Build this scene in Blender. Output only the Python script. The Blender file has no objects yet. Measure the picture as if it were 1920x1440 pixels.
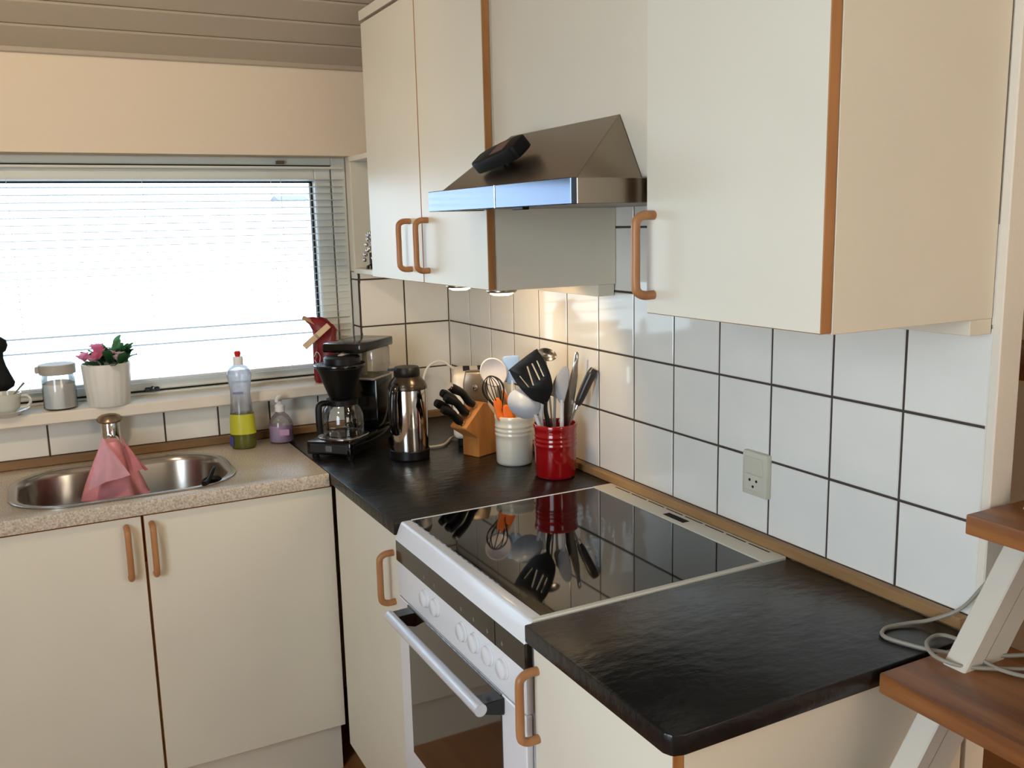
import bpy, bmesh, math, random
from mathutils import Vector, Matrix
random.seed(7)
scene = bpy.context.scene
COL = scene.collection

# ------------------------------------------------------------------ camera
RT = Vector((0.884856, -0.465280, -0.023332))
UP = Vector((0.100481, 0.141707, 0.984796))
FW = Vector((0.454899, 0.873747, -0.172142))
cam = bpy.data.cameras.new('camera')
cam.sensor_fit = 'HORIZONTAL'
cam.sensor_width = 36.0
cam.lens = 36.0 * 1723.02 / 1920.0
cam.clip_start = 0.02
cam_ob = bpy.data.objects.new('camera', cam)
mw = Matrix((RT, UP, -FW)).transposed().to_4x4()
mw.translation = Vector((-1.24926, -2.84773, 1.54082))
cam_ob.matrix_world = mw
COL.objects.link(cam_ob)
scene.camera = cam_ob

# ------------------------------------------------------------------ world, lights, exposure
world = bpy.data.worlds.new('overcast_sky')
scene.world = world
world.use_nodes = True
bg = world.node_tree.nodes['Background']
bg.inputs[0].default_value = (0.66, 0.82, 1.0, 1)
bg.inputs[1].default_value = 7.0
scene.view_settings.view_transform = 'Standard'
scene.view_settings.look = 'None'
scene.view_settings.gamma = 1.0
scene.view_settings.exposure = 0.22
scene.view_settings.use_curve_mapping = False
scene.cycles.max_bounces = 10
scene.cycles.transparent_max_bounces = 24
scene.cycles.caustics_reflective = False
scene.cycles.caustics_refractive = False


def lamp(name, kind, loc, energy, color, target=None, **kw):
    l = bpy.data.lights.new(name, kind)
    l.energy = energy
    l.color = color
    for k, v in kw.items():
        setattr(l, k, v)
    o = bpy.data.objects.new(name, l)
    o.location = loc
    if target is not None:
        d = Vector(target) - Vector(loc)
        o.rotation_euler = d.to_track_quat('-Z', 'Y').to_euler()
    COL.objects.link(o)
    return o


# daylight of the living-room windows (left wall and the wall behind the photographer)
lamp('garden_window_light', 'AREA', (-2.48, -2.75, 1.45), 9.6, (0.95, 1.0, 0.90), (0, -2.45, 1.35),
     shape='RECTANGLE', size=1.2, size_y=1.3)
lamp('back_window_light', 'AREA', (0.42, -4.9, 1.65), 25, (1.0, 0.90, 0.74), (-0.5, 0, 1.2),
     shape='RECTANGLE', size=1.3, size_y=1.2)
# shaded pendant over the kitchen floor, warm bulb
lamp('pendant_light', 'SPOT', (-1.62, -1.55, 2.28), 31, (1.0, 0.78, 0.54), (-1.05, 0.0, 1.86),
     spot_size=math.radians(100), spot_blend=0.75, shadow_soft_size=0.07)

# ------------------------------------------------------------------ materials
def lin(c):
    out = []
    for v in c[:3]:
        v = v / 255.0
        out.append(v / 12.92 if v <= 0.04045 else ((v + 0.055) / 1.055) ** 2.4)
    return (out[0], out[1], out[2], 1.0)


MATS = {}


def M(name, col, rough=0.5, metal=0.0, vary=None, bump=None, coat=0.0, spec=0.5, trans=0.0, ior=1.45, emit=None, stretch=(1, 1, 1), col2=None, aniso=0.0):
    if name in MATS:
        return MATS[name]
    m = bpy.data.materials.new(name)
    m.use_nodes = True
    nt = m.node_tree
    b = nt.nodes['Principled BSDF']
    b.inputs['Base Color'].default_value = lin(col)
    b.inputs['Roughness'].default_value = rough
    b.inputs['Metallic'].default_value = metal
    b.inputs['Specular IOR Level'].default_value = spec
    b.inputs['Coat Weight'].default_value = coat
    b.inputs['Coat Roughness'].default_value = 0.05
    b.inputs['Transmission Weight'].default_value = trans
    b.inputs['IOR'].default_value = ior
    b.inputs['Anisotropic'].default_value = aniso
    if emit:
        b.inputs['Emission Color'].default_value = lin(emit[0])
        b.inputs['Emission Strength'].default_value = emit[1]
    if vary or bump:
        tc = nt.nodes.new('ShaderNodeTexCoord')
        mp = nt.nodes.new('ShaderNodeMapping')
        mp.inputs['Scale'].default_value = stretch
        nt.links.new(tc.outputs['Object'], mp.inputs[0])
    if vary:
        scale, amt, detail = vary
        n = nt.nodes.new('ShaderNodeTexNoise')
        n.inputs['Scale'].default_value = scale
        n.inputs['Detail'].default_value = detail
        nt.links.new(mp.outputs[0], n.inputs[0])
        r = nt.nodes.new('ShaderNodeValToRGB')
        c = lin(col)
        c2 = lin(col2) if col2 else tuple(max(0, v * (1 - amt)) for v in c[:3]) + (1,)
        r.color_ramp.elements[0].position = 0.33
        r.color_ramp.elements[1].position = 0.67
        r.color_ramp.elements[0].color = c2
        r.color_ramp.elements[1].color = c
        nt.links.new(n.outputs[0], r.inputs[0])
        nt.links.new(r.outputs[0], b.inputs['Base Color'])
    if bump:
        scale, strength = bump[:2]
        n2 = nt.nodes.new('ShaderNodeTexNoise')
        n2.inputs['Scale'].default_value = scale
        n2.inputs['Detail'].default_value = 5
        nt.links.new(mp.outputs[0], n2.inputs[0])
        bp = nt.nodes.new('ShaderNodeBump')
        bp.inputs['Strength'].default_value = strength
        bp.inputs['Distance'].default_value = bump[2] if len(bump) > 2 else 0.002
        nt.links.new(n2.outputs[0], bp.inputs['Height'])
        nt.links.new(bp.outputs[0], b.inputs['Normal'])
    MATS[name] = m
    return m


def thin_glass(name, tint=(255, 255, 255), rough=0.0, base=0.04, strength=0.9):
    """thin pane: mostly transparent, reflecting by Fresnel"""
    if name in MATS:
        return MATS[name]
    m = bpy.data.materials.new(name)
    m.use_nodes = True
    nt = m.node_tree
    nt.nodes.remove(nt.nodes['Principled BSDF'])
    t = nt.nodes.new('ShaderNodeBsdfTransparent')
    t.inputs[0].default_value = lin(tint)
    g = nt.nodes.new('ShaderNodeBsdfGlossy')
    g.inputs['Roughness'].default_value = rough
    lw = nt.nodes.new('ShaderNodeFresnel')
    lw.inputs['IOR'].default_value = 1.5
    mul = nt.nodes.new('ShaderNodeMath')
    mul.operation = 'MULTIPLY_ADD'
    mul.inputs[1].default_value = strength
    mul.inputs[2].default_value = base
    nt.links.new(lw.outputs[0], mul.inputs[0])
    mx = nt.nodes.new('ShaderNodeMixShader')
    nt.links.new(mul.outputs[0], mx.inputs[0])
    nt.links.new(t.outputs[0], mx.inputs[1])
    nt.links.new(g.outputs[0], mx.inputs[2])
    nt.links.new(mx.outputs[0], nt.nodes['Material Output'].inputs[0])
    MATS[name] = m
    return m


def milky(name, tint=(245, 246, 250), milk=0.3):
    '''clear soft plastic: transparent with a little white scatter and gloss'''
    m = thin_glass(name, tint, 0.08, 0.03, 0.6)
    nt = m.node_tree
    t = [n for n in nt.nodes if n.type == 'BSDF_TRANSPARENT'][0]
    mx = [n for n in nt.nodes if n.type == 'MIX_SHADER'][0]
    tl = nt.nodes.new('ShaderNodeBsdfTranslucent')
    tl.inputs[0].default_value = (0.86, 0.88, 0.94, 1)
    m2 = nt.nodes.new('ShaderNodeMixShader')
    m2.inputs[0].default_value = milk
    nt.links.new(t.outputs[0], m2.inputs[1])
    nt.links.new(tl.outputs[0], m2.inputs[2])
    nt.links.new(m2.outputs[0], mx.inputs[1])
    return m


def petal(name, col):
    m = M(name, col, 0.6)
    nt = m.node_tree
    tl = nt.nodes.new('ShaderNodeBsdfTranslucent')
    tl.inputs[0].default_value = lin(col)
    mx = nt.nodes.new('ShaderNodeMixShader')
    mx.inputs[0].default_value = 0.62
    nt.links.new(nt.nodes['Principled BSDF'].outputs[0], mx.inputs[1])
    nt.links.new(tl.outputs[0], mx.inputs[2])
    nt.links.new(mx.outputs[0], nt.nodes['Material Output'].inputs[0])
    return m


def wood(name, c1, c2, axis='X', scale=14.0, rough=0.45, bumps=0.15):
    if name in MATS:
        return MATS[name]
    st = {'X': (0.12, 1, 1), 'Y': (1, 0.12, 1), 'Z': (1, 1, 0.12)}[axis]
    m = M(name, c1, rough, vary=(scale * 2.2, 0.3, 6), bump=(scale * 6, bumps, 0.001), stretch=st, col2=c2)
    return m


laminate = M('cream_laminate', (226, 219, 200), 0.38, vary=(5, 0.03, 2), bump=(900, 0.03, 0.0005))
laminate_side = M('beige_laminate', (222, 211, 190), 0.45, vary=(5, 0.03, 2), bump=(700, 0.04, 0.0005))
edge_wood = wood('beech_edging', (180, 124, 70), (152, 98, 52), 'Z', 18, 0.42)
edge_woodx = wood('brown_edging', (140, 84, 46), (112, 64, 34), 'X', 18, 0.5)
handle_wood = wood('beech_handle_wood', (184, 130, 84), (160, 106, 64), 'Z', 24, 0.38)
strip_wood = wood('worktop_strip_wood', (176, 138, 92), (142, 106, 66), 'Y', 10, 0.5)
strip_woodx = wood('wall_strip_wood', (150, 116, 78), (120, 90, 58), 'X', 10, 0.55)
stair_wood = wood('reddish_stair_wood', (170, 110, 60), (112, 66, 34), 'Y', 11, 0.36, 0.25)
block_wood = wood('knife_block_wood', (190, 128, 66), (152, 94, 44), 'Z', 12, 0.42)
wallpaint = M('wall_paint', (226, 210, 186), 0.85, bump=(260, 0.25, 0.002))
plaster = M('white_plaster', (226, 214, 196), 0.8, bump=(240, 0.2, 0.0015))
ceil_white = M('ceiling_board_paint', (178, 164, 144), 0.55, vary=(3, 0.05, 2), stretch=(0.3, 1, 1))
tile_white = M('glazed_white_tile', (232, 229, 220), 0.06, vary=(9, 0.035, 3), bump=(16, 0.045, 0.0012), coat=0.3)
grout_m = M('dark_grout', (72, 62, 55), 0.9, vary=(60, 0.2, 3))
frame_paint = M('window_frame_paint', (214, 216, 208), 0.4)
sill_m = M('window_sill_board', (232, 222, 206), 0.35, vary=(20, 0.03, 3))
seal_and_gap_shade = M('black_seal_and_gap_shade', (18, 18, 20), 0.7)
slat_m = M('blind_slat', (214, 218, 222), 0.45)
speck = M('speckled_beige_worktop', (214, 203, 186), 0.30, vary=(240, 0.2, 4), col2=(162, 148, 128), bump=(500, 0.03, 0.0005))
slate = M('black_slate_worktop', (23, 24, 26), 0.27, vary=(26, 0.3, 6), col2=(14, 15, 16), bump=(34, 0.5, 0.004), stretch=(0.8, 1.5, 1))
steel = M('brushed_steel', (186, 184, 180), 0.26, 1.0, bump=(260, 0.03, 0.0005), stretch=(0.05, 1, 1))
hood_steel = M('hood_steel', (150, 138, 124), 0.30, 1.0, bump=(300, 0.04, 0.0005), stretch=(1, 0.05, 1))
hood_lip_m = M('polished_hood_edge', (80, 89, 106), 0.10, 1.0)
sink_steel = M('sink_steel', (178, 172, 164), 0.24, 1.0, bump=(300, 0.03, 0.0004), stretch=(0.06, 1, 1))
chrome = M('chrome', (226, 226, 228), 0.05, 1.0)
mirror_steel = M('mirror_steel', (206, 202, 198), 0.09, 1.0)
black_gloss = M('black_gloss_plastic', (9, 9, 11), 0.16, coat=0.2)
black_plastic = M('black_plastic', (11, 11, 12), 0.40, spec=0.35)
black_rough = M('black_rough_plastic', (10, 10, 10), 0.6, spec=0.3, bump=(120, 0.3, 0.001))
hob_glass = M('black_hob_glass', (7, 7, 8), 0.03, spec=0.5, coat=0.15)
band_glass = M('dark_control_glass', (38, 33, 28), 0.12, coat=0.3)
oven_glass = M('dark_oven_glass', (24, 21, 18), 0.05, coat=1.0)
enamel = M('white_enamel', (230, 230, 232), 0.22, coat=0.2)
enamel_warm = M('cream_enamel', (212, 206, 190), 0.35)
socket_m = M('ivory_plastic', (200, 196, 178), 0.42)
dark_hole = M('dark_hole', (10, 10, 10), 0.9)
glass = thin_glass('clear_glass', (250, 252, 252))
pane_glass = thin_glass('window_pane_glass', (250, 252, 252), base=0.0)
ceramic_white = M('grey_white_glaze', (206, 206, 194), 0.16, coat=0.4)
ceramic_red = M('cherry_red_glaze', (158, 10, 18), 0.12, coat=0.6, vary=(4, 0.25, 2))
rubber_white = M('white_silicone', (220, 220, 224), 0.4)
rubber_grey = M('grey_silicone', (168, 168, 172), 0.45)
rubber_blue = M('pale_blue_silicone', (150, 182, 222), 0.4)
orange_m = M('orange_silicone', (232, 110, 22), 0.4)
white_plastic = M('white_plastic', (232, 230, 226), 0.35)
taupe = M('taupe_metal_panel', (132, 120, 104), 0.32, 0.6)


# ------------------------------------------------------------------ mesh helpers
def bbox(x0, x1, y0, y1, z0, z1, bev=0.0, seg=1):
    bm = bmesh.new()
    r = bmesh.ops.create_cube(bm, size=1.0)
    xa, xb = sorted((x0, x1)); ya, yb = sorted((y0, y1)); za, zb = sorted((z0, z1))
    for v in bm.verts:
        v.co = Vector(((xa + xb) / 2 + v.co.x * (xb - xa), (ya + yb) / 2 + v.co.y * (yb - ya), (za + zb) / 2 + v.co.z * (zb - za)))
    if bev > 0:
        bmesh.ops.bevel(bm, geom=list(bm.edges), offset=bev, segments=seg, affect='EDGES', profile=0.5)
    return bm


def blathe(prof, seg=40, sx=1.0, sy=1.0, cap=True):
    bm = bmesh.new()
    rings = []
    for r, z in prof:
        if r < 1e-5:
            rings.append([bm.verts.new((0, 0, z))])
        else:
            rings.append([bm.verts.new((r * sx * math.cos(2 * math.pi * i / seg), r * sy * math.sin(2 * math.pi * i / seg), z)) for i in range(seg)])
    for a, b in zip(rings[:-1], rings[1:]):
        for i in range(seg):
            j = (i + 1) % seg
            if len(a) == 1 and len(b) == 1:
                continue
            if len(a) == 1:
                bm.faces.new((a[0], b[j], b[i]))
            elif len(b) == 1:
                bm.faces.new((a[i], a[j], b[0]))
            else:
                bm.faces.new((a[i], a[j], b[j], b[i]))
    if cap:
        if len(rings[0]) > 1:
            bm.faces.new(list(reversed(rings[0])))
        if len(rings[-1]) > 1:
            bm.faces.new(rings[-1])
    bmesh.ops.recalc_face_normals(bm, faces=list(bm.faces))
    return bm


def catmull(pts, n=6, closed=False):
    P = [Vector(p) for p in pts]
    out = []
    N = len(P)
    rng = range(N) if closed else range(N - 1)
    for i in rng:
        p1, p2 = P[i], P[(i + 1) % N]
        p0 = P[(i - 1) % N] if closed or i > 0 else p1 * 2 - p2
        p3 = P[(i + 2) % N] if closed or i < N - 2 else p2 * 2 - p1
        for k in range(n):
            t = k / n
            out.append(0.5 * ((2 * p1) + (p2 - p0) * t + (2 * p0 - 5 * p1 + 4 * p2 - p3) * t * t + (3 * p1 - p0 - 3 * p2 + p3) * t ** 3))
    if not closed:
        out.append(P[-1])
    return out


def btube(pts, rad, seg=10, closed=False, smooth=6, flat=1.0, bm=None):
    """tube along points; rad number or list (interpolated along the points)"""
    bm = bm or bmesh.new()
    raw = [Vector(p) for p in pts]
    P = catmull(raw, smooth, closed) if smooth else raw
    n = len(P)
    if isinstance(rad, (int, float)):
        R = [rad] * n
    else:
        R = []
        for i in range(n):
            f = i / max(1, n - 1) * (len(rad) - 1)
            a = min(int(f), len(rad) - 2)
            R.append(rad[a] + (rad[a + 1] - rad[a]) * (f - a))
    rings = []
    prev = None
    for i in range(n):
        a = P[(i - 1) % n] if closed or i > 0 else P[i]
        b = P[(i + 1) % n] if closed or i < n - 1 else P[i]
        t = (b - a).normalized()
        if prev is None:
            ref = Vector((0, 0, 1)) if abs(t.z) < 0.9 else Vector((0, 1, 0))
            u = t.cross(ref).normalized()
        else:
            u = (prev - t * prev.dot(t)).normalized()
        prev = u
        w = t.cross(u)
        rings.append([bm.verts.new(P[i] + (u * math.cos(2 * math.pi * k / seg) * flat + w * math.sin(2 * math.pi * k / seg)) * R[i]) for k in range(seg)])
    m = n if closed else n - 1
    for i in range(m):
        a, b = rings[i], rings[(i + 1) % n]
        for k in range(seg):
            l = (k + 1) % seg
            bm.faces.new((a[k], a[l], b[l], b[k]))
    if not closed:
        bm.faces.new(list(reversed(rings[0])))
        bm.faces.new(rings[-1])
    bmesh.ops.recalc_face_normals(bm, faces=list(bm.faces))
    return bm


def bprism(poly, plane, a0, a1, bev=0.0, seg=1):
    bm = bmesh.new()

    def mkv(p, a):
        if plane == 'xz':
            return (p[0], a, p[1])
        if plane == 'yz':
            return (a, p[0], p[1])
        return (p[0], p[1], a)
    A = [bm.verts.new(mkv(p, a0)) for p in poly]
    B = [bm.verts.new(mkv(p, a1)) for p in poly]
    n = len(poly)
    bm.faces.new(A)
    bm.faces.new(list(reversed(B)))
    for i in range(n):
        j = (i + 1) % n
        bm.faces.new((A[j], A[i], B[i], B[j]))
    bmesh.ops.recalc_face_normals(bm, faces=list(bm.faces))
    if bev > 0:
        bmesh.ops.bevel(bm, geom=list(bm.edges), offset=bev, segments=seg, affect='EDGES', profile=0.5)
    return bm


def bplate(outline, holes=(), t=0.003, bev=0.0008, plane='xz', res=1):
    """flat shape with holes, given thickness; built from a filled 2D curve"""
    cu = bpy.data.curves.new('plate', 'CURVE')
    cu.dimensions = '2D'
    cu.fill_mode = 'BOTH'
    cu.extrude = max(0.0001, t / 2 - bev)
    cu.bevel_depth = bev
    cu.bevel_resolution = res
    for ring in [outline] + list(holes):
        sp = cu.splines.new('POLY')
        sp.points.add(len(ring) - 1)
        for i, p in enumerate(ring):
            sp.points[i].co = (p[0], p[1], 0, 1)
        sp.use_cyclic_u = True
    ob = bpy.data.objects.new('plate', cu)
    COL.objects.link(ob)
    dg = bpy.context.evaluated_depsgraph_get()
    me = bpy.data.meshes.new_from_object(ob.evaluated_get(dg))
    bm = bmesh.new()
    bm.from_mesh(me)
    bpy.data.objects.remove(ob)
    bpy.data.curves.remove(cu)
    bpy.data.meshes.remove(me)
    bmesh.ops.remove_doubles(bm, verts=list(bm.verts), dist=1e-6)
    if plane == 'xz':
        for v in bm.verts:
            v.co = Vector((v.co.x, -v.co.z, v.co.y))
    bmesh.ops.recalc_face_normals(bm, faces=list(bm.faces))
    return bm


def rrect(x0, x1, y0, y1, r, n=10):
    pts = []
    for cx, cy, a0 in ((x1 - r, y1 - r, 0), (x0 + r, y1 - r, 90), (x0 + r, y0 + r, 180), (x1 - r, y0 + r, 270)):
        for i in range(n + 1):
            a = math.radians(a0 + 90 * i / n)
            pts.append((cx + r * math.cos(a), cy + r * math.sin(a)))
    return pts


def smooth2d(pts, n=4):
    return [(p.x, p.y) for p in catmull([(a, b, 0) for a, b in pts], n, True)]


def wloc(o):
    v = Vector((0, 0, 0))
    while o is not None:
        v += o.location
        o = o.parent
    return v


def mk(name, bm, mat, parent=None, world=True, sharp=35, label=None):
    if parent is not None and world:
        bmesh.ops.translate(bm, verts=list(bm.verts), vec=-wloc(parent))
    me = bpy.data.meshes.new(name)
    bm.to_mesh(me)
    bm.free()
    for m in (mat if isinstance(mat, (list, tuple)) else [mat]):
        me.materials.append(m)
    for p in me.polygons:
        p.use_smooth = True
    me.set_sharp_from_angle(angle=math.radians(sharp))
    o = bpy.data.objects.new(name, me)
    COL.objects.link(o)
    if parent is not None:
        o.parent = parent
    if label:
        o['label'] = label
    return o


def L(name, bm, mat, parent, **kw):
    return mk(name, bm, mat, parent, world=False, **kw)


def thing(name, label, cat, loc=(0, 0, 0), rotz=0.0, group=None):
    o = bpy.data.objects.new(name, None)
    o.empty_display_size = 0.05
    COL.objects.link(o)
    o.location = loc
    o.rotation_euler = (0, 0, rotz)
    o['label'] = label
    o['category'] = cat
    if group:
        o['group'] = group
    return o


def tag(o, label, cat, group=None):
    o['label'] = label
    o['category'] = cat
    if group:
        o['group'] = group
    return o


def struct(name, bm, mat, label=None, **kw):
    o = mk(name, bm, mat, **kw)
    o['kind'] = 'structure'
    if label:
        o['label'] = label
    return o


def xform(bm, mat4):
    bmesh.ops.transform(bm, matrix=mat4, verts=list(bm.verts))
    return bm


def place(name, me, parent, loc, rot=(0, 0, 0), world=True):
    """object sharing mesh data, placed by its origin"""
    o = bpy.data.objects.new(name, me)
    COL.objects.link(o)
    o.parent = parent
    o.location = Vector(loc) - (wloc(parent) if world else Vector((0, 0, 0)))
    o.rotation_euler = rot
    return o


# ================================================================== SETTING
# world axes: x=0 is the tiled wall on the right, y=0 the window wall, room at x<0, y<0
floor_m = wood('floor_wood', (184, 126, 78), (150, 98, 56), 'Y', 6, 0.4)
struct('floor', bbox(-2.7, 2.3, -5.3, 0.25, -0.1, 0.0), floor_m, 'brown wooden floor of the kitchen')

# window wall (opening x -1.95..-0.313, z 1.03..1.76)
ww = struct('wall_window', bbox(-2.7, 2.3, 0.0, 0.25, 1.76, 2.5), wallpaint, 'cream painted wall around the window')
mk('wall_below', bbox(-2.7, -0.313, 0.0035, 0.25, 0.0, 1.03), plaster, ww)
mk('wall_beside', bbox(-0.313 + 0.008, 2.3, 0.0035, 0.25, 0.0, 1.76), plaster, ww)
mk('wall_far_side', bbox(-2.7, -1.95, 0.0, 0.25, 1.03, 1.76), wallpaint, ww)
# right tiled wall, thin partition ending at y=-1.998
wr = struct('wall_right', bbox(0.0035, 0.048, -1.984, 0.0035, 0.0, 2.6), plaster, 'thin partition wall with white tiles above the worktop')
mk('wall_end_post', bbox(0.0, 0.05, -1.998, -1.983, 0.9, 3.2, 0.002), plaster, wr)
mk('wall_upper', bbox(0.0035, 0.048, -1.984, 0.0, 2.6, 3.4), plaster, wr)
# room shell outside the picture
wl = struct('wall_left', bbox(-2.7, -2.6, -5.3, 0.0, 0.0, 0.75), wallpaint, 'painted wall with a garden window')
mk('wall_above_window', bbox(-2.7, -2.6, -5.3, 0.0, 2.15, 4.2), wallpaint, wl)
mk('wall_pier', bbox(-2.7, -2.6, -2.1, 0.0, 0.75, 2.15), wallpaint, wl)
mk('wall_pier', bbox(-2.7, -2.6, -5.3, -3.4, 0.75, 2.15), wallpaint, wl)
struct('wall_back', bbox(-2.7, 2.3, -5.4, -5.3, 0.0, 4.2), wallpaint, 'painted wall of the living room')
struct('wall_stair', bbox(1.25, 1.35, -5.3, 0.0, 0.0, 4.2), plaster, 'pale wall beyond the staircase')

# sloping boarded ceiling: rises from the window wall, ridge at y=-2.6
SL = math.radians(36)
cs, sn = math.cos(SL), math.sin(SL)
Z0 = 2.021
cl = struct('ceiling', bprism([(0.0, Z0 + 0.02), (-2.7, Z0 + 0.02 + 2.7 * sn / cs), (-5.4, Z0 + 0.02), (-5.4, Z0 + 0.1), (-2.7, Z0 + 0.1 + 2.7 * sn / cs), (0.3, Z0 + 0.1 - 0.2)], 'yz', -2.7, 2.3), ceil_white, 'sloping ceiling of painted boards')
PB = 0.080
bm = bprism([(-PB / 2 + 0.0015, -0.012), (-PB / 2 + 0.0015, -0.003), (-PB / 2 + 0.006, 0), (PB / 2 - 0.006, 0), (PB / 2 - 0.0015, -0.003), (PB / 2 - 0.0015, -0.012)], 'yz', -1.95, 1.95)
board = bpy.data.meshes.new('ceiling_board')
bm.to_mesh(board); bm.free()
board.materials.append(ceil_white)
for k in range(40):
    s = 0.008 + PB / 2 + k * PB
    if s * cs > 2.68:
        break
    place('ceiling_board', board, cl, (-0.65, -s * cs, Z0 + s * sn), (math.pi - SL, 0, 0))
struct('trim_ceiling', bbox(-2.6, -0.03, -0.010, 0.0, Z0 - 0.006, Z0 + 0.014, 0.003), ceil_white, 'thin painted strip where wall meets ceiling')

# --- tiles
P = 0.152
TW = 0.1474
def tile_mesh(w, h, name='tile'):
    b = bbox(-w / 2, w / 2, -h / 2, h / 2, -0.006, 0)
    top = [e for e in b.edges if all(v.co.z > -1e-6 for v in e.verts)]
    bmesh.ops.bevel(b, geom=top, offset=0.0016, segments=1, affect='EDGES')
    me = bpy.data.meshes.new(name)
    b.to_mesh(me); b.free()
    me.materials.append(tile_white)
    for p in me.polygons:
        p.use_smooth = True
    me.set_sharp_from_angle(angle=math.radians(20))
    return me


TM = {}
def tile(parent, face, a0, a1, z0, z1):
    """face 'x': on the right wall at x=0; 'y': window wall at y=0; 'r': window reveal at x=-0.313"""
    w, h = round(a1 - a0 - 0.0046, 4), round(z1 - z0 - 0.0046, 4)
    if (w, h) not in TM:
        TM[(w, h)] = tile_mesh(w, h)
    c, zc = (a0 + a1) / 2, (z0 + z1) / 2
    j = random.uniform(-0.0004, 0.0004)
    t1, t2 = random.uniform(-0.003, 0.003), random.uniform(-0.003, 0.003)
    if face == 'x':
        place('tile', TM[(w, h)], parent, (j, -c, zc), (math.pi / 2 + t1, t2, -math.pi / 2))
    elif face == 'y':
        place('tile', TM[(w, h)], parent, (-c, j, zc), (math.pi / 2 + t1, t2, 0))
    else:
        place('tile', TM[(w, h)], parent, (-0.313, c, zc), (math.pi / 2 + t1, t2, -math.pi / 2))


grout = mk('grout', bbox(0.0018, 0.006, -1.9795, -0.002, 0.9, 1.66), grout_m, wr)
DC = [0.0] + [0.1621 + n * P for n in range(13)]
DC[-1] = 1.9855
ZR = [0.918, 1.070, 1.222, 1.374, 1.526, 1.655]
for zi in range(5):
    for c in range(13):
        if zi >= 4 and not 5 <= c <= 10:
            continue
        tile(wr, 'x', DC[c], DC[c + 1], ZR[zi], ZR[zi + 1])
mk('grout', bbox(-0.313, 0.0, 0.0018, 0.006, 0.9, 1.40), grout_m, ww)
mk('grout', bbox(-2.2, -0.313, 0.0018, 0.006, 0.9, 1.03), grout_m, ww)
XC = [0.0, 0.1576, 0.3115]
ZR2 = [0.918, 1.070, 1.222, 1.374, 1.398]
for zi in range(4):
    for c in range(2):
        tile(ww, 'y', XC[c], XC[c + 1], ZR2[zi], ZR2[zi + 1])
xs = [0.3115 + 0.1552 * k for k in range(11)]
for a, b in zip(xs[:-1], xs[1:]):
    tile(ww, 'y', a, b, 0.922, 1.028)
mk('grout', bbox(-0.311, -0.306, 0.0, 0.075, 1.05, 1.40), grout_m, ww)
for z0, z1 in ((1.060, 1.222), (1.222, 1.374), (1.374, 1.40)):
    tile(ww, 'r', 0.0, 0.07, z0, z1)
mk('reveal', bbox(-0.312, -0.305, 0.0, 0.075, 1.40, 1.76), plaster, ww)

# wooden strips where the worktops meet the tiles
struct('trim_1', bbox(-0.020, 0.001, -1.975, -0.021, 0.900, 0.9195, 0.002), strip_wood, 'wooden strip between worktop and tiled wall')
struct('trim_2', bbox(-2.2, 0.0, -0.020, 0.001, 0.900, 0.9225, 0.002), strip_woodx, 'wooden strip between sink worktop and window wall')
# window sill board
ws = struct('window_sill', bbox(-2.1, -0.415, -0.062, 0.2, 1.024, 1.058, 0.004), sill_m, 'pale deep window sill board')
mk('sill_end', bbox(-0.415, -0.3135, 0.0, 0.2, 1.024, 1.058), sill_m, ws)

# --- window
X0, X1 = -1.95, -0.3135
win = thing('window_1', 'white framed kitchen window', 'window', ((X0 + X1) / 2, 0.1, 1.058))
del win['category']
win['kind'] = 'structure'
fy0, fy1 = 0.072, 0.17
for nm, a in (('outer_frame', (X1 - 0.046, X1, fy0, fy1, 1.058, 1.76)), ('outer_frame', (X0, X0 + 0.046, fy0, fy1, 1.058, 1.76)),
              ('outer_frame', (X0 + 0.046, X1 - 0.046, fy0, fy1, 1.736, 1.76)), ('outer_frame', (X0 + 0.046, X1 - 0.046, fy0, fy1, 1.058, 1.066))):
    mk(nm, bbox(*a, 0.003), frame_paint, win)
mk('seal_and_gap_shade', bbox(X1 - 0.050, X1 - 0.045, fy0 + 0.012, fy1, 1.066, 1.736), seal_and_gap_shade, win)  # dark backing strips paint the shade in the gaps around the sash
mk('seal_and_gap_shade', bbox(X0 + 0.046, X1 - 0.046, fy0 + 0.012, fy1, 1.731, 1.737), seal_and_gap_shade, win)
mk('seal_and_gap_shade', bbox(X0 + 0.046, X1 - 0.046, fy0 + 0.02, fy1, 1.064, 1.074), seal_and_gap_shade, win)
sy0, sy1 = 0.072, 0.15
sx1 = X1 - 0.0495
sash = mk('sash', bbox(sx1 - 0.052, sx1, sy0, sy1, 1.0725, 1.732, 0.004), frame_paint, win)
mk('sash_rail', bbox(X0 + 0.05, sx1 - 0.052, sy0, sy1, 1.688, 1.732, 0.004), frame_paint, sash)
mk('sash_rail', bbox(X0 + 0.05, sx1 - 0.052, sy0, sy1, 1.0725, 1.099, 0.004), frame_paint, sash)
mk('sash_stile', bbox(X0 + 0.05, X0 + 0.10, sy0, sy1, 1.0725, 1.732, 0.004), frame_paint, sash)
gx1 = sx1 - 0.052
mk('glazing_seal', bbox(gx1 - 0.006, gx1, 0.105, 0.125, 1.099, 1.688), seal_and_gap_shade, win)
mk('glazing_seal', bbox(X0 + 0.1, gx1, 0.105, 0.125, 1.683, 1.688), seal_and_gap_shade, win)
mk('pane', bbox(X0 + 0.1, gx1 - 0.005, 0.113, 0.117, 1.099, 1.684), pane_glass, win)
lt = mk('latch', bbox(-0.972, -0.930, 0.062, 0.072, 1.070, 1.082, 0.003), hood_lip_m, win, label='small metal window stay fitting on the lower sash')
mk('latch_knob', xform(blathe([(0.0, 0), (0.007, 0), (0.008, 0.006), (0.005, 0.012), (0, 0.013)], 14), Matrix.Translation((-0.951, 0.063, 1.078)) @ Matrix.Rotation(math.pi / 2, 4, 'X')), hood_lip_m, lt)

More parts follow.
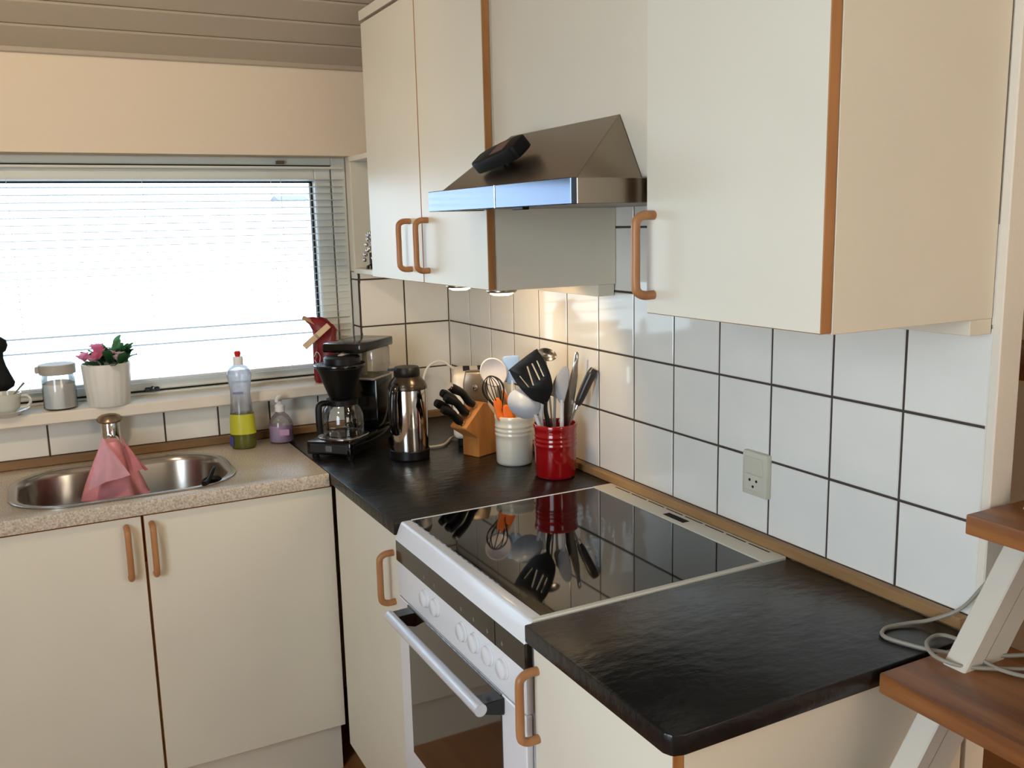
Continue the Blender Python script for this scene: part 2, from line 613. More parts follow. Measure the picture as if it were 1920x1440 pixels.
# venetian blind hanging in the recess
bl = thing('venetian_blind', 'white venetian blind with thin open slats hanging in front of the window', 'blind', (-1.13, 0.058, 1.72))
BX0, BX1 = -1.93, -0.3275
slat_bm = bprism([(-0.0115, -0.0003), (0.0, 0.0005), (0.0115, -0.0003), (0.0115, -0.0008), (0.0, 0.0000), (-0.0115, -0.0008)], 'yz', BX0, BX1)
bmesh.ops.translate(slat_bm, verts=list(slat_bm.verts), vec=(1.13, 0, 0))
slat_me = bpy.data.meshes.new('slat')
slat_bm.to_mesh(slat_me); slat_bm.free()
slat_me.materials.append(slat_m)
mk('headrail', bbox(BX0, BX1, 0.048, 0.070, 1.7225, 1.7305, 0.002), frame_paint, bl)
k = 0
z = 1.690
while z > 1.118:
    place('slat', slat_me, bl, (-1.13, 0.058, z), (math.radians(-6.5 + random.uniform(-0.6, 0.6) - (11 if k in (21, 23) else 0)), 0, math.radians(random.uniform(-0.02, 0.02))))
    z -= 0.0208
    k += 1
mk('bottom_rail', bbox(BX0, BX1, 0.047, 0.069, 1.1015, 1.1105, 0.002), slat_m, bl)
for x in (-1.62, -1.275, -0.93, -0.56, -0.53):
    mk('cord', btube([(x, 0.0455, 1.10), (x, 0.0455, 1.715)], 0.0007, 5, smooth=0), slat_m, bl)
mk('bracket', bbox(-0.535, -0.512, 0.055, 0.073, 1.738, 1.748, 0.001), M('brown_clip', (110, 92, 72), 0.4, 0.5), bl)

# --- outdoors
grass = M('pale_paving', (196, 194, 186), 0.9, vary=(3, 0.1, 4))
struct('ground', bbox(-40, 40, 0.26, 60, -0.45, -0.30), grass, 'pale paved yard outside the window')
hs = thing('garden_shed', 'small pale garden shed with grey roof seen far through the window', 'shed', (8.2, 34, -0.3))
L('shed_wall', bbox(-0.5, 0.5, -0.6, 0.6, 0, 2.95), plaster, hs)
L('shed_roof', bprism([(-0.8, 2.92), (0.8, 2.92), (0, 3.12)], 'yz', -0.6, 0.6), M('grey_roof', (92, 92, 108), 0.8), hs)

# ================================================================== CABINETS
def door(name, parent, front, a0, a1, z0, z1, th=0.018, label=None):
    """front ('x', xf): face toward -x at xf, spanning d=a0..a1 ; ('y', yf): face toward -y"""
    ax, f = front
    if ax == 'x':
        b = bbox(f, f + th, -a1, -a0, z0, z1, 0.0012)
    else:
        b = bbox(a0, a1, f, f + th, z0, z1, 0.0012)
    for fc in b.faces:
        n = fc.normal
        fc.normal_update()
        n = fc.normal
        fc.material_index = 0 if abs(n.x if ax == 'x' else n.y) > 0.9 else 1
    return mk(name, b, [laminate, edge_wood], parent, label=label)


def bow_handle(parent, front, a, z0, z1, out=0.034, r=0.0075):
    ax, f = front
    mid = (z0 + z1) / 2
    prof = [(0.0, z1 - r), (-out * 0.55, z1 - r), (-out * 0.9, z1 - r - 0.006), (-out, z1 - r - 0.018), (-out, mid), (-out, z0 + r + 0.018), (-out * 0.9, z0 + r + 0.006), (-out * 0.55, z0 + r), (0.0, z0 + r)]
    pts = [((f + o, -a, z) if ax == 'x' else (a, f + o, z)) for o, z in prof]
    return mk('handle', btube(pts, r, 12, smooth=4), handle_wood, parent, label='bow handle of beech wood')


# left wall cabinet over the corner, two doors
XF = -0.343
cab = thing('wall_cabinet', 'tall cream wall cabinet with two doors in the corner beside the window', 'cabinet', (-0.17, -0.62, 1.40))
mk('body', bbox(-0.324, -0.001, -1.002, -0.225, 1.392, 2.112, 0.001), laminate_side, cab)
d1 = door('door', cab, ('x', XF), 0.229, 0.6275, 1.395, 2.108)
d2 = door('door', cab, ('x', XF), 0.631, 1.006, 1.395, 2.108)
bow_handle(d1, ('x', XF), 0.548, 1.420, 1.560)
bow_handle(d2, ('x', XF), 0.668, 1.420, 1.561)
mk('cornice', bbox(-0.347, -0.001, -1.006, -0.226, 2.115, 2.142, 0.002), laminate, cab)
mk('light_rail', bbox(-0.05, -0.004, -1.000, -0.55, 1.364, 1.392, 0.001), laminate_side, cab)
warm_bulb = M('lit_bulb', (255, 240, 214), 0.4, emit=((255, 226, 178), 14.0))
for i, (sx, sd) in enumerate(((-0.275, 0.70), (-0.275, 0.935))):
    sp = mk('downlight', xform(blathe([(0.036, 0.0), (0.036, -0.006), (0.033, -0.009), (0.029, -0.009), (0.029, 0.0)], 28), Matrix.Translation((sx, -sd, 1.392))), hood_steel, cab, label='small round lamp under the cabinet')
    mk('bulb', xform(blathe([(0.0288, -0.004), (0.027, -0.012), (0.019, -0.0155), (0.0, -0.0165)], 24), Matrix.Translation((sx, -sd, 1.392))), warm_bulb, sp)
    lamp('downlight_glow', 'SPOT', (sx, -sd, 1.370), 2.6, (1.0, 0.72, 0.42), (-0.05, -sd + 0.28, 1.05), spot_size=math.radians(140), spot_blend=0.5, shadow_soft_size=0.02)
# open shelf between the cabinet and the window wall
sh = thing('corner_shelf', 'small open white shelf between the window and the wall cabinet', 'shelf', (-0.2, -0.11, 1.40))
mk('top_board', bbox(-0.326, -0.01, -0.224, -0.001, 1.742, 1.758, 0.0015), laminate, sh)
mk('bottom_board', bbox(-0.326, -0.01, -0.224, -0.001, 1.396, 1.412, 0.0015), laminate, sh)
mk('side_board', bbox(-0.326, -0.01, -0.017, -0.001, 1.412, 1.742, 0.0015), laminate, sh)
mk('back_board', bbox(-0.02, -0.01, -0.224, -0.017, 1.412, 1.742), laminate_side, sh)
# right wall cabinet
rc = thing('wall_cabinet', 'wall cabinet with one pale door and beige side panel above the socket', 'cabinet', (-0.17, -1.79, 1.39))
mk('body', bbox(-0.326, -0.001, -1.983, -1.585, 1.387, 2.25, 0.001), laminate_side, rc)
d = door('door', rc, ('x', XF - 0.003), 1.602, 1.983, 1.389, 2.247, 0.019)
bow_handle(d, ('x', XF - 0.003), 1.622, 1.413, 1.556, 0.036)
mk('rear_rail', bbox(-0.05, -0.0012, -1.9825, -1.62, 1.364, 1.387, 0.001), laminate_side, rc)
# cover panel over the hood
cp = tag(mk('hood_cover_panel', bbox(-0.318, -0.302, -1.585, -1.0035, 1.612, 2.25, 0.001), laminate_side), 'plain beige cover panel above the range hood', 'panel')

# range hood
hd = thing('range_hood', 'stainless steel range hood with sloping canopy between the wall cabinets', 'range hood', (-0.25, -1.28, 1.57))
HX, HA, HB = -0.472, 0.986, 1.572
# rim: front and sides, open below with a recessed filter
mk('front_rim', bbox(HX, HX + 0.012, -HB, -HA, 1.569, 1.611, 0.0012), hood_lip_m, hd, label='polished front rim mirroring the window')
mk('side_rim', bbox(HX + 0.012, -0.306, -HB, -HB + 0.012, 1.569, 1.611, 0.0012), hood_steel, hd)
mk('side_rim', bbox(HX + 0.012, -0.345, -HA - 0.012, -HA, 1.569, 1.611, 0.0012), hood_steel, hd)
mk('rim_joint', bbox(HX - 0.0008, HX + 0.004, -1.305, -1.302, 1.5695, 1.6105), chrome, hd)
mk('underside', bbox(HX + 0.012, -0.006, -HB + 0.012, -1.006, 1.572, 1.580), M('hood_filter', (120, 118, 112), 0.4, 0.8), hd)
mk('switch', bbox(-0.44, -0.425, -1.35, -1.31, 1.565, 1.572, 0.001), black_plastic, hd)
bm = bmesh.new()
q = [(-0.452, -1.004, 1.609), (-0.452, -1.554, 1.609), (-0.319, -1.554, 1.609), (-0.319, -1.004, 1.609), (-0.3195, -1.085, 1.722), (-0.3195, -1.487, 1.722)]
v = [bm.verts.new(p) for p in q]
bm.faces.new((v[0], v[1], v[5], v[4])); bm.faces.new((v[1], v[2], v[5])); bm.faces.new((v[3], v[0], v[4])); bm.faces.new((v[2], v[3], v[4], v[5])); bm.faces.new((v[3], v[2], v[1], v[0]))
bmesh.ops.recalc_face_normals(bm, faces=list(bm.faces))
bmesh.ops.bevel(bm, geom=list(bm.edges), offset=0.0012, segments=1, affect='EDGES')
mk('canopy', bm, hood_steel, hd, sharp=20)
mk('rim_top', bbox(HX + 0.002, -0.345, -HB + 0.002, -HA - 0.002, 1.607, 1.6105), hood_steel, hd)

# dark pot holder stuck on the canopy
slope = math.atan2(0.722 - 0.609, 0.452 - 0.3195)
ph = thing('pot_holder', 'thick black pot holder with a dull pink patch stuck on the hood', 'pot holder', (-0.396, -1.215, 1.6568))
ph.rotation_euler = (0, -slope, 0)
rz = Matrix.Rotation(math.radians(-80), 4, 'Z') @ Matrix.Rotation(math.radians(-3), 4, 'Y')
L('pad', xform(bprism(smooth2d([(-0.072, -0.022), (0.0, -0.027), (0.068, -0.026), (0.078, -0.010), (0.074, 0.018), (0.03, 0.026), (-0.03, 0.025), (-0.074, 0.016), (-0.080, -0.006)], 3), 'xy', 0.009, 0.036, 0.004, 2), rz), black_rough, ph)
L('patch', xform(bprism([(-0.010, -0.016), (0.036, -0.016), (0.036, 0.016), (-0.010, 0.016)], 'xy', 0.036, 0.0368), rz), M('dull_pink_patch', (122, 84, 74), 0.7), ph)
L('magnet', blathe([(0.012, 0.0), (0.012, 0.013)], 16), black_plastic, ph)

# --- base cabinets
YF = -0.507
sc_ = thing('base_cabinet', 'cream sink base cabinet with two doors under the window', 'cabinet', (-1.06, -0.25, 0))
mk('body', bbox(-2.0, -0.582, -0.488, -0.012, 0.163, 0.735), laminate_side, sc_)
mk('front_rail', bbox(-2.0, -0.582, -0.4885, -0.4945, 0.735, 0.862), edge_woodx, sc_)
mk('plinth', bbox(-2.0, -0.582, -0.452, -0.430, 0.0, 0.163), laminate, sc_)
d = door('door', sc_, ('y', YF), -1.0575, -0.583, 0.164, 0.857)
bow_handle(d, ('y', YF), -1.040, 0.700, 0.842, 0.03)
d = door('door', sc_, ('y', YF), -1.545, -1.0625, 0.164, 0.857)
bow_handle(d, ('y', YF), -1.098, 0.700, 0.842, 0.03)
door('door', sc_, ('y', YF), -1.995, -1.549, 0.164, 0.857)
XB = -0.580
nc = thing('base_cabinet', 'narrow cream base cabinet between the sink corner and the cooker', 'cabinet', (-0.3, -0.77, 0))
mk('body', bbox(-0.560, -0.01, -1.004, -0.53, 0.12, 0.868), laminate_side, nc)
mk('plinth', bbox(-0.52, -0.50, -1.004, -0.53, 0.0, 0.12), laminate, nc)
d = door('door', nc, ('x', XB), 0.528, 1.004, 0.115, 0.866)
bow_handle(d, ('x', XB), 0.962, 0.690, 0.822)
ec = thing('base_cabinet', 'cream end base cabinet beside the staircase', 'cabinet', (-0.3, -1.8, 0))
mk('body', bbox(-0.562, -0.01, -1.984, -1.618, 0.12, 0.868), laminate_side, ec)
mk('plinth', bbox(-0.52, -0.50, -1.984, -1.618, 0.0, 0.12), laminate, ec)
d = door('door', ec, ('x', XB), 1.6165, 1.984, 0.115, 0.866)
bow_handle(d, ('x', XB), 1.628, 0.696, 0.831)
mk('filler_strip', bbox(-0.574, -0.556, -1.6135, -1.608, 0.05, 0.868), M('grey_strip', (150, 148, 140), 0.4), ec)

# --- worktops
SX0, SX1, SY0, SY1 = -1.347, -0.803, -0.492, -0.082
wt = tag(mk('worktop', xform(bplate([(-2.02, -0.525), (-0.5965, -0.525), (-0.5965, -0.0205), (-2.02, -0.0205)], [rrect(SX0 + 0.012, SX1 - 0.012, SY0 + 0.012, SY1 - 0.012, 0.13)], 0.036, 0.002, 'xy'), Matrix.Translation((0, 0, 0.882))), speck), 'speckled beige worktop holding the sink', 'worktop')
tag(mk('worktop', bprism([(-0.5925, -0.0205), (-0.0205, -0.0205), (-0.0205, -1.0085), (-0.5925, -1.0085)], 'xy', 0.870, 0.9, 0.003, 2), slate), 'black slate worktop in the corner under the coffee maker', 'worktop')
tag(mk('worktop', bprism([(-0.594, -1.611), (-0.0205, -1.611), (-0.0205, -1.998), (-0.572, -1.998), (-0.588, -1.993), (-0.594, -1.980)], 'xy', 0.870, 0.9, 0.003, 2), slate), 'bare black slate worktop beside the staircase', 'worktop')

# --- sink
sk = thing('sink', 'oval-cornered stainless steel sink set into the beige worktop', 'sink', (-1.075, -0.287, 0.9))
bm = bmesh.new()
loops = []
# (inset, z, corner radius)
for ins, zz, rr_ in ((0.0, 0.9005, 0.145), (0.0, 0.903, 0.145), (0.004, 0.9045, 0.142), (0.016, 0.9035, 0.135), (0.022, 0.899, 0.13), (0.026, 0.885, 0.128), (0.032, 0.80, 0.12), (0.045, 0.765, 0.11), (0.075, 0.752, 0.09), (0.16, 0.750, 0.03)):
    loops.append([bm.verts.new((x, y, zz)) for x, y in rrect(SX0 + ins, SX1 - ins, SY0 + ins, SY1 - ins, rr_, 12)])
for a, b in zip(loops[:-1], loops[1:]):
    n = len(a)
    for i in range(n):
        bm.faces.new((a[i], a[(i + 1) % n], b[(i + 1) % n], b[i]))
bm.faces.new(loops[-1])
bmesh.ops.recalc_face_normals(bm, faces=list(bm.faces))
mk('basin', bm, sink_steel, sk, sharp=50)
mk('drain', xform(blathe([(0.045, 0), (0.04, 0.004), (0.03, 0.001), (0, 0.0)], 24), Matrix.Translation((-1.075, -0.287, 0.7505))), chrome, sk)
# black plug hung on the rim
pg = thing('sink_plug', 'black rubber sink plug lying on the front rim of the sink', 'plug', (-0.885, -0.465, 0.9045))
L('stopper', xform(blathe([(0.0, -0.005), (0.022, -0.005), (0.026, 0.0), (0.026, 0.004), (0.016, 0.008), (0, 0.008)], 24), Matrix.Translation((0.006, 0.028, -0.006)) @ Matrix.Rotation(math.radians(-42), 4, 'X')), black_plastic, pg)
L('tab', btube([(-0.02, -0.012, 0.002), (-0.004, 0.006, 0.006), (0.012, 0.034, 0.022), (0.020, 0.050, 0.026)], [0.007, 0.006, 0.005, 0.004], 8), black_plastic, pg)

# --- tap
fc = thing('faucet', 'chrome single lever faucet behind the sink', 'faucet', (-1.085, -0.055, 0.9))
L('base_body', blathe([(0.031, 0), (0.031, 0.008), (0.0275, 0.012), (0.0270, 0.105), (0.0255, 0.114), (0, 0.114)], 36), chrome, fc)
L('spout', btube([(0, -0.005, 0.058), (0.0, -0.05, 0.070), (0.0, -0.10, 0.072), (0.0, -0.135, 0.062), (0.0, -0.142, 0.050)], [0.019, 0.0175, 0.0165, 0.0145, 0.014], 16), chrome, fc)
L('lever', xform(blathe([(0.027, 0.0), (0.0325, 0.002), (0.0335, 0.007), (0.029, 0.016), (0.018, 0.022), (0, 0.024)], 36), Matrix.Translation((0, -0.004, 0.116)) @ Matrix.Rotation(math.radians(8), 4, 'X')), M('chrome_lever_reflection_tint', (150, 132, 112), 0.3, 0.9), fc)  # brown reflection on the chrome lever is put into its base colour

# --- pink cloth over the spout
pink = M('pink_dishcloth', (242, 164, 170), 0.9, vary=(40, 0.12, 4), bump=(180, 0.4, 0.002))
cl_ = thing('dishcloth', 'pink dishcloth hanging from the faucet into the sink', 'cloth', (-1.10, -0.215, 0.985))
def drape(w_top, w_bot, h, d_top, d_bot, folds, phase, skew=0.0, nu=48, nv=20, amp=0.010):
    bm = bmesh.new()
    g = []
    for j in range(nv + 1):
        t = j / nv
        row = []
        for i in range(nu):
            a = 2 * math.pi * i / nu
            w = w_top + (w_bot - w_top) * t ** 0.8
            dd = d_top + (d_bot - d_top) * t
            f = 1 + amp / max(w, 0.01) * t * (math.sin(folds * a + phase) + 0.5 * math.sin((folds + 2) * a - phase * 2 + t * 3))
            row.append(bm.verts.new((w * math.cos(a) * f + skew * t, dd * math.sin(a) * f, -h * t + (0.012 * math.sin(2 * a + phase) * t if j == nv else 0))))
        g.append(row)
    for j in range(nv):
        for i in range(nu):
            k2 = (i + 1) % nu
            bm.faces.new((g[j][i], g[j][k2], g[j + 1][k2], g[j + 1][i]))
    bm.faces.new(g[0])
    bmesh.ops.recalc_face_normals(bm, faces=list(bm.faces))
    return bm
L('lower_fold', xform(drape(0.020, 0.074, 0.165, 0.030, 0.046, 4, 0.6, 0.0, amp=0.014), Matrix.Translation((0.004, 0.022, 0.004))), pink, cl_, sharp=60)
def flap(pts, thick=0.003, n=14, bulge=0.01, rip=0.004):
    """triangular hanging fold: apex, two bottom corners (local), rippled"""
    A, B, Cc = [Vector(p) for p in pts]
    nrm = (B - A).cross(Cc - A).normalized()
    bm = bmesh.new()
    rows = []
    for j in range(n + 1):
        t = j / n
        row = []
        for i in range(j + 1):
            s = i / j if j else 0
            p = A + (B - A) * t * (1 - s) + (Cc - A) * t * s
            p = p + nrm * (bulge * math.sin(math.pi * s) * t + rip * math.sin(9 * s + 4 * t) * t)
            row.append(bm.verts.new(p))
        rows.append(row)
    for j in range(n):
        for i in range(j + 1):
            bm.faces.new((rows[j][i], rows[j + 1][i], rows[j + 1][i + 1]))
            if i < j:
                bm.faces.new((rows[j][i], rows[j + 1][i + 1], rows[j][i + 1]))
    bmesh.ops.solidify(bm, geom=list(bm.faces), thickness=thick)
    bmesh.ops.recalc_face_normals(bm, faces=list(bm.faces))
    return bm
pink2 = M('pale_pink_cloth', (254, 208, 220), 0.9, vary=(40, 0.1, 4), bump=(180, 0.4, 0.002))
L('front_flap', flap([(-0.016, -0.006, 0.022), (-0.064, -0.058, -0.104), (0.040, -0.066, -0.078)], rip=0.006), pink2, cl_, sharp=60)
L('side_flap', flap([(0.026, -0.004, 0.022), (0.050, -0.052, -0.074), (0.088, -0.030, -0.080)], bulge=0.008, rip=0.006), pink, cl_, sharp=60)

# ================================================================== COOKER
ck = thing('cooker', 'white freestanding cooker with black glass hob and oven', 'cooker', (-0.3, -1.307, 0))
CA, CB = 1.0105, 1.6055
mk('body', bbox(-0.576, -0.022, -CB + 0.002, -CA - 0.002, 0.03, 0.868), enamel, ck)
mk('plinth', bbox(-0.54, -0.52, -CB + 0.01, -CA - 0.01, 0.0, 0.06), black_plastic, ck)
mk('top_front_bevel', bprism([(-0.553, 0.9), (-0.573, 0.9), (-0.5775, 0.897), (-0.592, 0.862), (-0.576, 0.862), (-0.553, 0.868)], 'xz', -CB, -CA, 0.001), enamel, ck)
hob = mk('hob_glass', bbox(-0.553, -0.0775, -CB + 0.010, -CA - 0.005, 0.868, 0.9005, 0.0008), hob_glass, ck, label='black ceramic glass hob')
mk('side_trim', bbox(-0.553, -0.0775, -CA - 0.005, -CA, 0.868, 0.9015, 0.001), enamel, ck)
mk('side_trim', bbox(-0.575, -0.0775, -CB - 0.001, -CB + 0.010, 0.868, 0.902, 0.0025, 2), enamel_warm, ck)
rear = mk('rear_strip', bbox(-0.0775, -0.0215, -CB, -CA, 0.868, 0.9025, 0.001), enamel_warm, ck)
for kk in range(8):
    a = CA + 0.035 + kk * 0.067
    mk('vent_slot', bbox(-0.034, -0.031, -a - 0.058, -a, 0.9022, 0.9029), dark_hole, rear)
mk('vent_hole', bbox(-0.064, -0.046, -1.345, -1.275, 0.9022, 0.9030), dark_hole, rear)
band = mk('control_band', bbox(-0.591, -0.576, -CB, -CA, 0.815, 0.862, 0.0008), band_glass, ck)
mk('band_joint', bbox(-0.5915, -0.590, -1.497, -1.495, 0.816, 0.861), dark_hole, band)
marks = M('pale_print', (150, 142, 128), 0.6)
mk('knob_panel', bbox(-0.589, -0.576, -CB, -CA, 0.736, 0.815, 0.0008), enamel, ck)
knob_bm = blathe([(0.0195, 0.0), (0.0195, 0.002), (0.0180, 0.003), (0.0172, 0.008), (0.015, 0.0095), (0, 0.0100)], 28)
knob_me = bpy.data.meshes.new('knob')
knob_bm.to_mesh(knob_me); knob_bm.free(); knob_me.materials.append(enamel)
for p in knob_me.polygons:
    p.use_smooth = True
knob_me.set_sharp_from_angle(angle=math.radians(40))
dot_me = bpy.data.meshes.new('knob_mark')
dm = bbox(-0.0012, 0.0012, -0.0012, 0.0012, 0.0100, 0.0104); dm.to_mesh(dot_me); dm.free(); dot_me.materials.append(M('dark_print', (40, 40, 44), 0.6))
for d_ in (1.172, 1.225, 1.355, 1.409, 1.466, 1.523):
    kn = place('knob', knob_me, ck, (-0.589, -d_, 0.7835), (0, -math.pi / 2, 0))
    pm = bpy.data.objects.new('knob_mark', dot_me); COL.objects.link(pm); pm.parent = kn; pm.location = (0.012, 0, -0.001)
    mk('dial_print', bbox(-0.5916, -0.5908, -d_ - 0.0012, -d_ + 0.0012, 0.826, 0.834), marks, band)
    mk('dial_print', bbox(-0.5916, -0.5908, -d_ - 0.004, -d_ + 0.002, 0.829, 0.8305), marks, band)
od = mk('oven_door', bbox(-0.591, -0.577, -CB + 0.001, -CA - 0.001, 0.300, 0.733, 0.002), enamel, ck)
mk('oven_window', bbox(-0.5935, -0.590, -1.517, -1.072, 0.385, 0.7335, 0.001), oven_glass, od, label='dark glass of the oven door')
mk('drawer', bbox(-0.591, -0.577, -CB + 0.001, -CA - 0.001, 0.07, 0.294, 0.002), enamel, ck)
mk('handle_bar', btube([(-0.638, -1.082, 0.722), (-0.638, -1.530, 0.722)], 0.0115, 20, smooth=0), M('silver_white_bar', (214, 216, 222), 0.25, 0.3), od)
for a in (1.083, 1.495):
    mk('handle_bracket', bprism([(-0.640, 0.714), (-0.593, 0.700), (-0.593, 0.732), (-0.640, 0.731)], 'xz', -a - 0.034, -a, 0.001), black_gloss, od)

# ================================================================== SOCKET
so = thing('wall_socket', 'ivory wall socket with switch on the white tiles', 'socket', (0, -1.503, 1.04))
mk('plate', bbox(-0.012, 0.002, -1.538, -1.468, 0.994, 1.083, 0.003, 2), socket_m, so)
mk('rocker_switch', bbox(-0.0145, -0.010, -1.527, -1.476, 1.038, 1.073, 0.001), socket_m, so)
mk('outlet_face', bbox(-0.0135, -0.010, -1.527, -1.476, 1.004, 1.037, 0.001), socket_m, so)
for dd, zz in ((1.492, 1.026), (1.511, 1.026), (1.5015, 1.0135)):
    mk('pin_hole', xform(blathe([(0.0028, 0.0), (0.0028, 0.0008), (0, 0.0008)], 12), Matrix.Translation((-0.0135, -dd, zz)) @ Matrix.Rotation(-math.pi / 2, 4, 'Y')), dark_hole, so)

# ================================================================== STAIRCASE
st = thing('staircase', 'open staircase with reddish wooden treads and white stringer beside the end cabinet', 'staircase', (0.2, -2.3, 0))
for kk in range(-3, 8):
    x0 = -0.230 + kk * 0.168
    z1 = 0.897 + kk * 0.207
    near = -2.0035 if kk < 2 else -1.62
    mk('tread', bbox(x0, x0 + 0.235, -2.78, near, z1 - 0.031, z1, 0.003, 2), stair_wood, st)
sl = 1.30
for yy in ((-2.066, -2.030), (-2.74, -2.705)):
    top = lambda x: 0.917 + sl * (x + 0.115)
    mk('stringer', bprism([(-0.82, 0.0), (-0.73, 0.0), (0.95, top(0.95) - 0.115), (0.95, top(0.95)), (-0.82, top(-0.82))], 'xz', yy[0], yy[1], 0.002), M('white_stair_paint', (214, 206, 190), 0.5, vary=(6, 0.06, 3)), st)

# ================================================================== CABLE
cable_m = M('grey_cable', (150, 142, 128), 0.5)
cb = tag(mk('cable', btube([(0.10, -2.09, 0.903), (0.0, -2.085, 0.903), (-0.07, -2.05, 0.903), (-0.115, -2.010, 0.904), (-0.135, -1.97, 0.904), (-0.142, -1.935, 0.904), (-0.115, -1.918, 0.904), (-0.075, -1.925, 0.905), (-0.045, -1.945, 0.912), (-0.022, -1.978, 0.938), (-0.014, -2.008, 0.985), (-0.004, -2.018, 1.00), (0.005, -2.013, 0.985), (0.015, -2.012, 0.93)], 0.0031, 8), cable_m), 'thin grey cable looped over the end of the bare black worktop', 'cable')
tag(mk('cable', btube([(-0.02, -2.125, 0.901), (-0.095, -2.078, 0.9012), (-0.128, -2.052, 0.9035), (-0.138, -2.022, 0.9075), (-0.118, -1.993, 0.9105), (-0.083, -1.985, 0.911), (-0.070, -2.005, 0.911), (-0.078, -2.035, 0.909), (-0.088, -2.082, 0.903), (-0.06, -2.13, 0.901), (0.02, -2.16, 0.901)], 0.0031, 8), cable_m), 'thin grey cable curled in a ring on the wooden stair tread', 'cable')
for kk in range(3):
    a = kk * 0.9
    tag(mk('cable', btube([(0.055 + 0.05 * math.cos(a + t * 0.7) * (1 + 0.15 * kk), -2.15 + 0.035 * math.sin(a + t * 0.7), 0.901 + 0.0035 * kk + 0.004 * (t % 2)) for t in range(9)], 0.0026, 6, closed=False), cable_m), ('grey cable coil lowest in the bundle behind the stair stringer', 'middle grey cable coil in the bundle behind the stair stringer', 'topmost grey cable coil in the bundle behind the stair stringer')[kk], 'cable', 'coiled cables on the stair tread')

# ================================================================== THINGS ON THE SILL
ZS = 1.0582
# cup and saucer
sc2 = tag(mk('saucer', xform(blathe([(0.0, 0.001), (0.03, 0.0), (0.034, 0.003), (0.046, 0.009), (0.059, 0.016), (0.060, 0.018), (0.046, 0.0125), (0.03, 0.006), (0, 0.005)], 40), Matrix.Translation((-1.338, -0.045, ZS)))  , ceramic_white), 'white saucer under the cup on the window sill', 'saucer')
cu = thing('cup', 'white coffee cup standing on a saucer on the window sill', 'cup', (-1.338, -0.045, ZS + 0.0065))
L('bowl', blathe([(0.0, 0.0), (0.022, 0.0), (0.024, 0.003), (0.036, 0.018), (0.0415, 0.045), (0.0425, 0.056), (0.0405, 0.056), (0.0385, 0.043), (0.033, 0.018), (0.02, 0.006), (0, 0.005)], 36), ceramic_white, cu)
L('handle', btube([(0.037, -0.004, 0.046), (0.054, -0.008, 0.047), (0.063, -0.009, 0.034), (0.056, -0.008, 0.018), (0.035, -0.003, 0.014)], 0.0038, 8), ceramic_white, cu)
tea = thing('teaspoon', 'steel teaspoon leaning in the white cup', 'spoon', (-1.338, -0.045, ZS + 0.02))
L('shaft', btube([(-0.010, 0.0, 0.0), (0.03, -0.004, 0.044), (0.052, -0.006, 0.068)], [0.0016, 0.0018, 0.003], 8), steel, tea)
L('spoon_bowl', xform(blathe([(0.0, 0.0), (0.006, 0.0012), (0.009, 0.003), (0, 0.0032)], 14, 1.0, 1.5), Matrix.Translation((-0.012, 0, -0.004))), steel, tea)
ml = thing('figurine', 'black bulbous figurine on the window sill behind the white cup', 'ornament', (-1.362, 0.0225, ZS))
L('figure_body', blathe([(0.0, 0.0), (0.0065, 0.0), (0.0065, 0.022), (0.026, 0.055), (0.050, 0.070), (0.054, 0.082), (0.045, 0.105), (0.036, 0.130), (0.032, 0.15), (0.033, 0.165)], 32, 1.0, 0.4), black_rough, ml)
L('figure_head', blathe([(0.030, 0.163), (0.040, 0.170), (0.046, 0.185), (0.043, 0.200), (0.030, 0.210), (0, 0.214)], 32, 1.0, 0.42), black_rough, ml)
# sugar jar
jr = thing('glass_jar', 'glass jar of white sugar with grey lid on the window sill', 'jar', (-1.202, -0.006, ZS))
L('glass_body', blathe([(0.0, 0.0), (0.040, 0.0), (0.0435, 0.004), (0.044, 0.05), (0.0435, 0.085), (0.040, 0.095), (0.040, 0.102)], 40, cap=False), glass, jr)
L('sugar', blathe([(0.0, 0.004), (0.039, 0.004), (0.0415, 0.008), (0.042, 0.072), (0.03, 0.078), (0, 0.081)], 36), M('sugar', (252, 250, 246), 0.8, bump=(300, 0.3, 0.001)), jr)
L('lid', blathe([(0.046, 0.099), (0.0475, 0.101), (0.0475, 0.124), (0.046, 0.126), (0.03, 0.1265), (0, 0.124)], 40), M('grey_lid', (170, 164, 152), 0.45), jr)
L('lid_tab', bbox(-0.056, -0.044, -0.012, 0.012, 0.104, 0.122, 0.003), MATS['grey_lid'], jr)

# flower pot
pt = thing('potted_plant', 'white ribbed flower pot with pink flowers on the window sill', 'potted plant', (-1.078, -0.028, ZS))
bm = bmesh.new()
seg = 72
def rib(a):
    return 0.0022 * (abs(math.sin(a * 10)) ** 0.7) - 0.001
rows = []
for r, zz, o_ in ((0.0, 0.0, 0), (0.050, 0.0, 1), (0.0545, 0.006, 1), (0.0605, 0.06, 1), (0.0640, 0.112, 1), (0.0645, 0.116, 0), (0.0645, 0.121, 0), (0.061, 0.1215, 0), (0.059, 0.10, 0), (0.0, 0.10, 0)):
    if r == 0:
        rows.append([bm.verts.new((0, 0, zz))])
    else:
        rows.append([bm.verts.new(((r + rib(2 * math.pi * i / seg) * o_) * math.cos(2 * math.pi * i / seg), (r + rib(2 * math.pi * i / seg) * o_) * math.sin(2 * math.pi * i / seg), zz)) for i in range(seg)])
for a, b in zip(rows[:-1], rows[1:]):
    for i in range(seg):
        j = (i + 1) % seg
        if len(a) == 1:
            bm.faces.new((a[0], b[j], b[i]))
        elif len(b) == 1:
            bm.faces.new((a[i], a[j], b[0]))
        else:
            bm.faces.new((a[i], a[j], b[j], b[i]))
bmesh.ops.recalc_face_normals(bm, faces=list(bm.faces))
L('pot', bm, M('white_pot_glaze', (226, 224, 216), 0.35), pt)
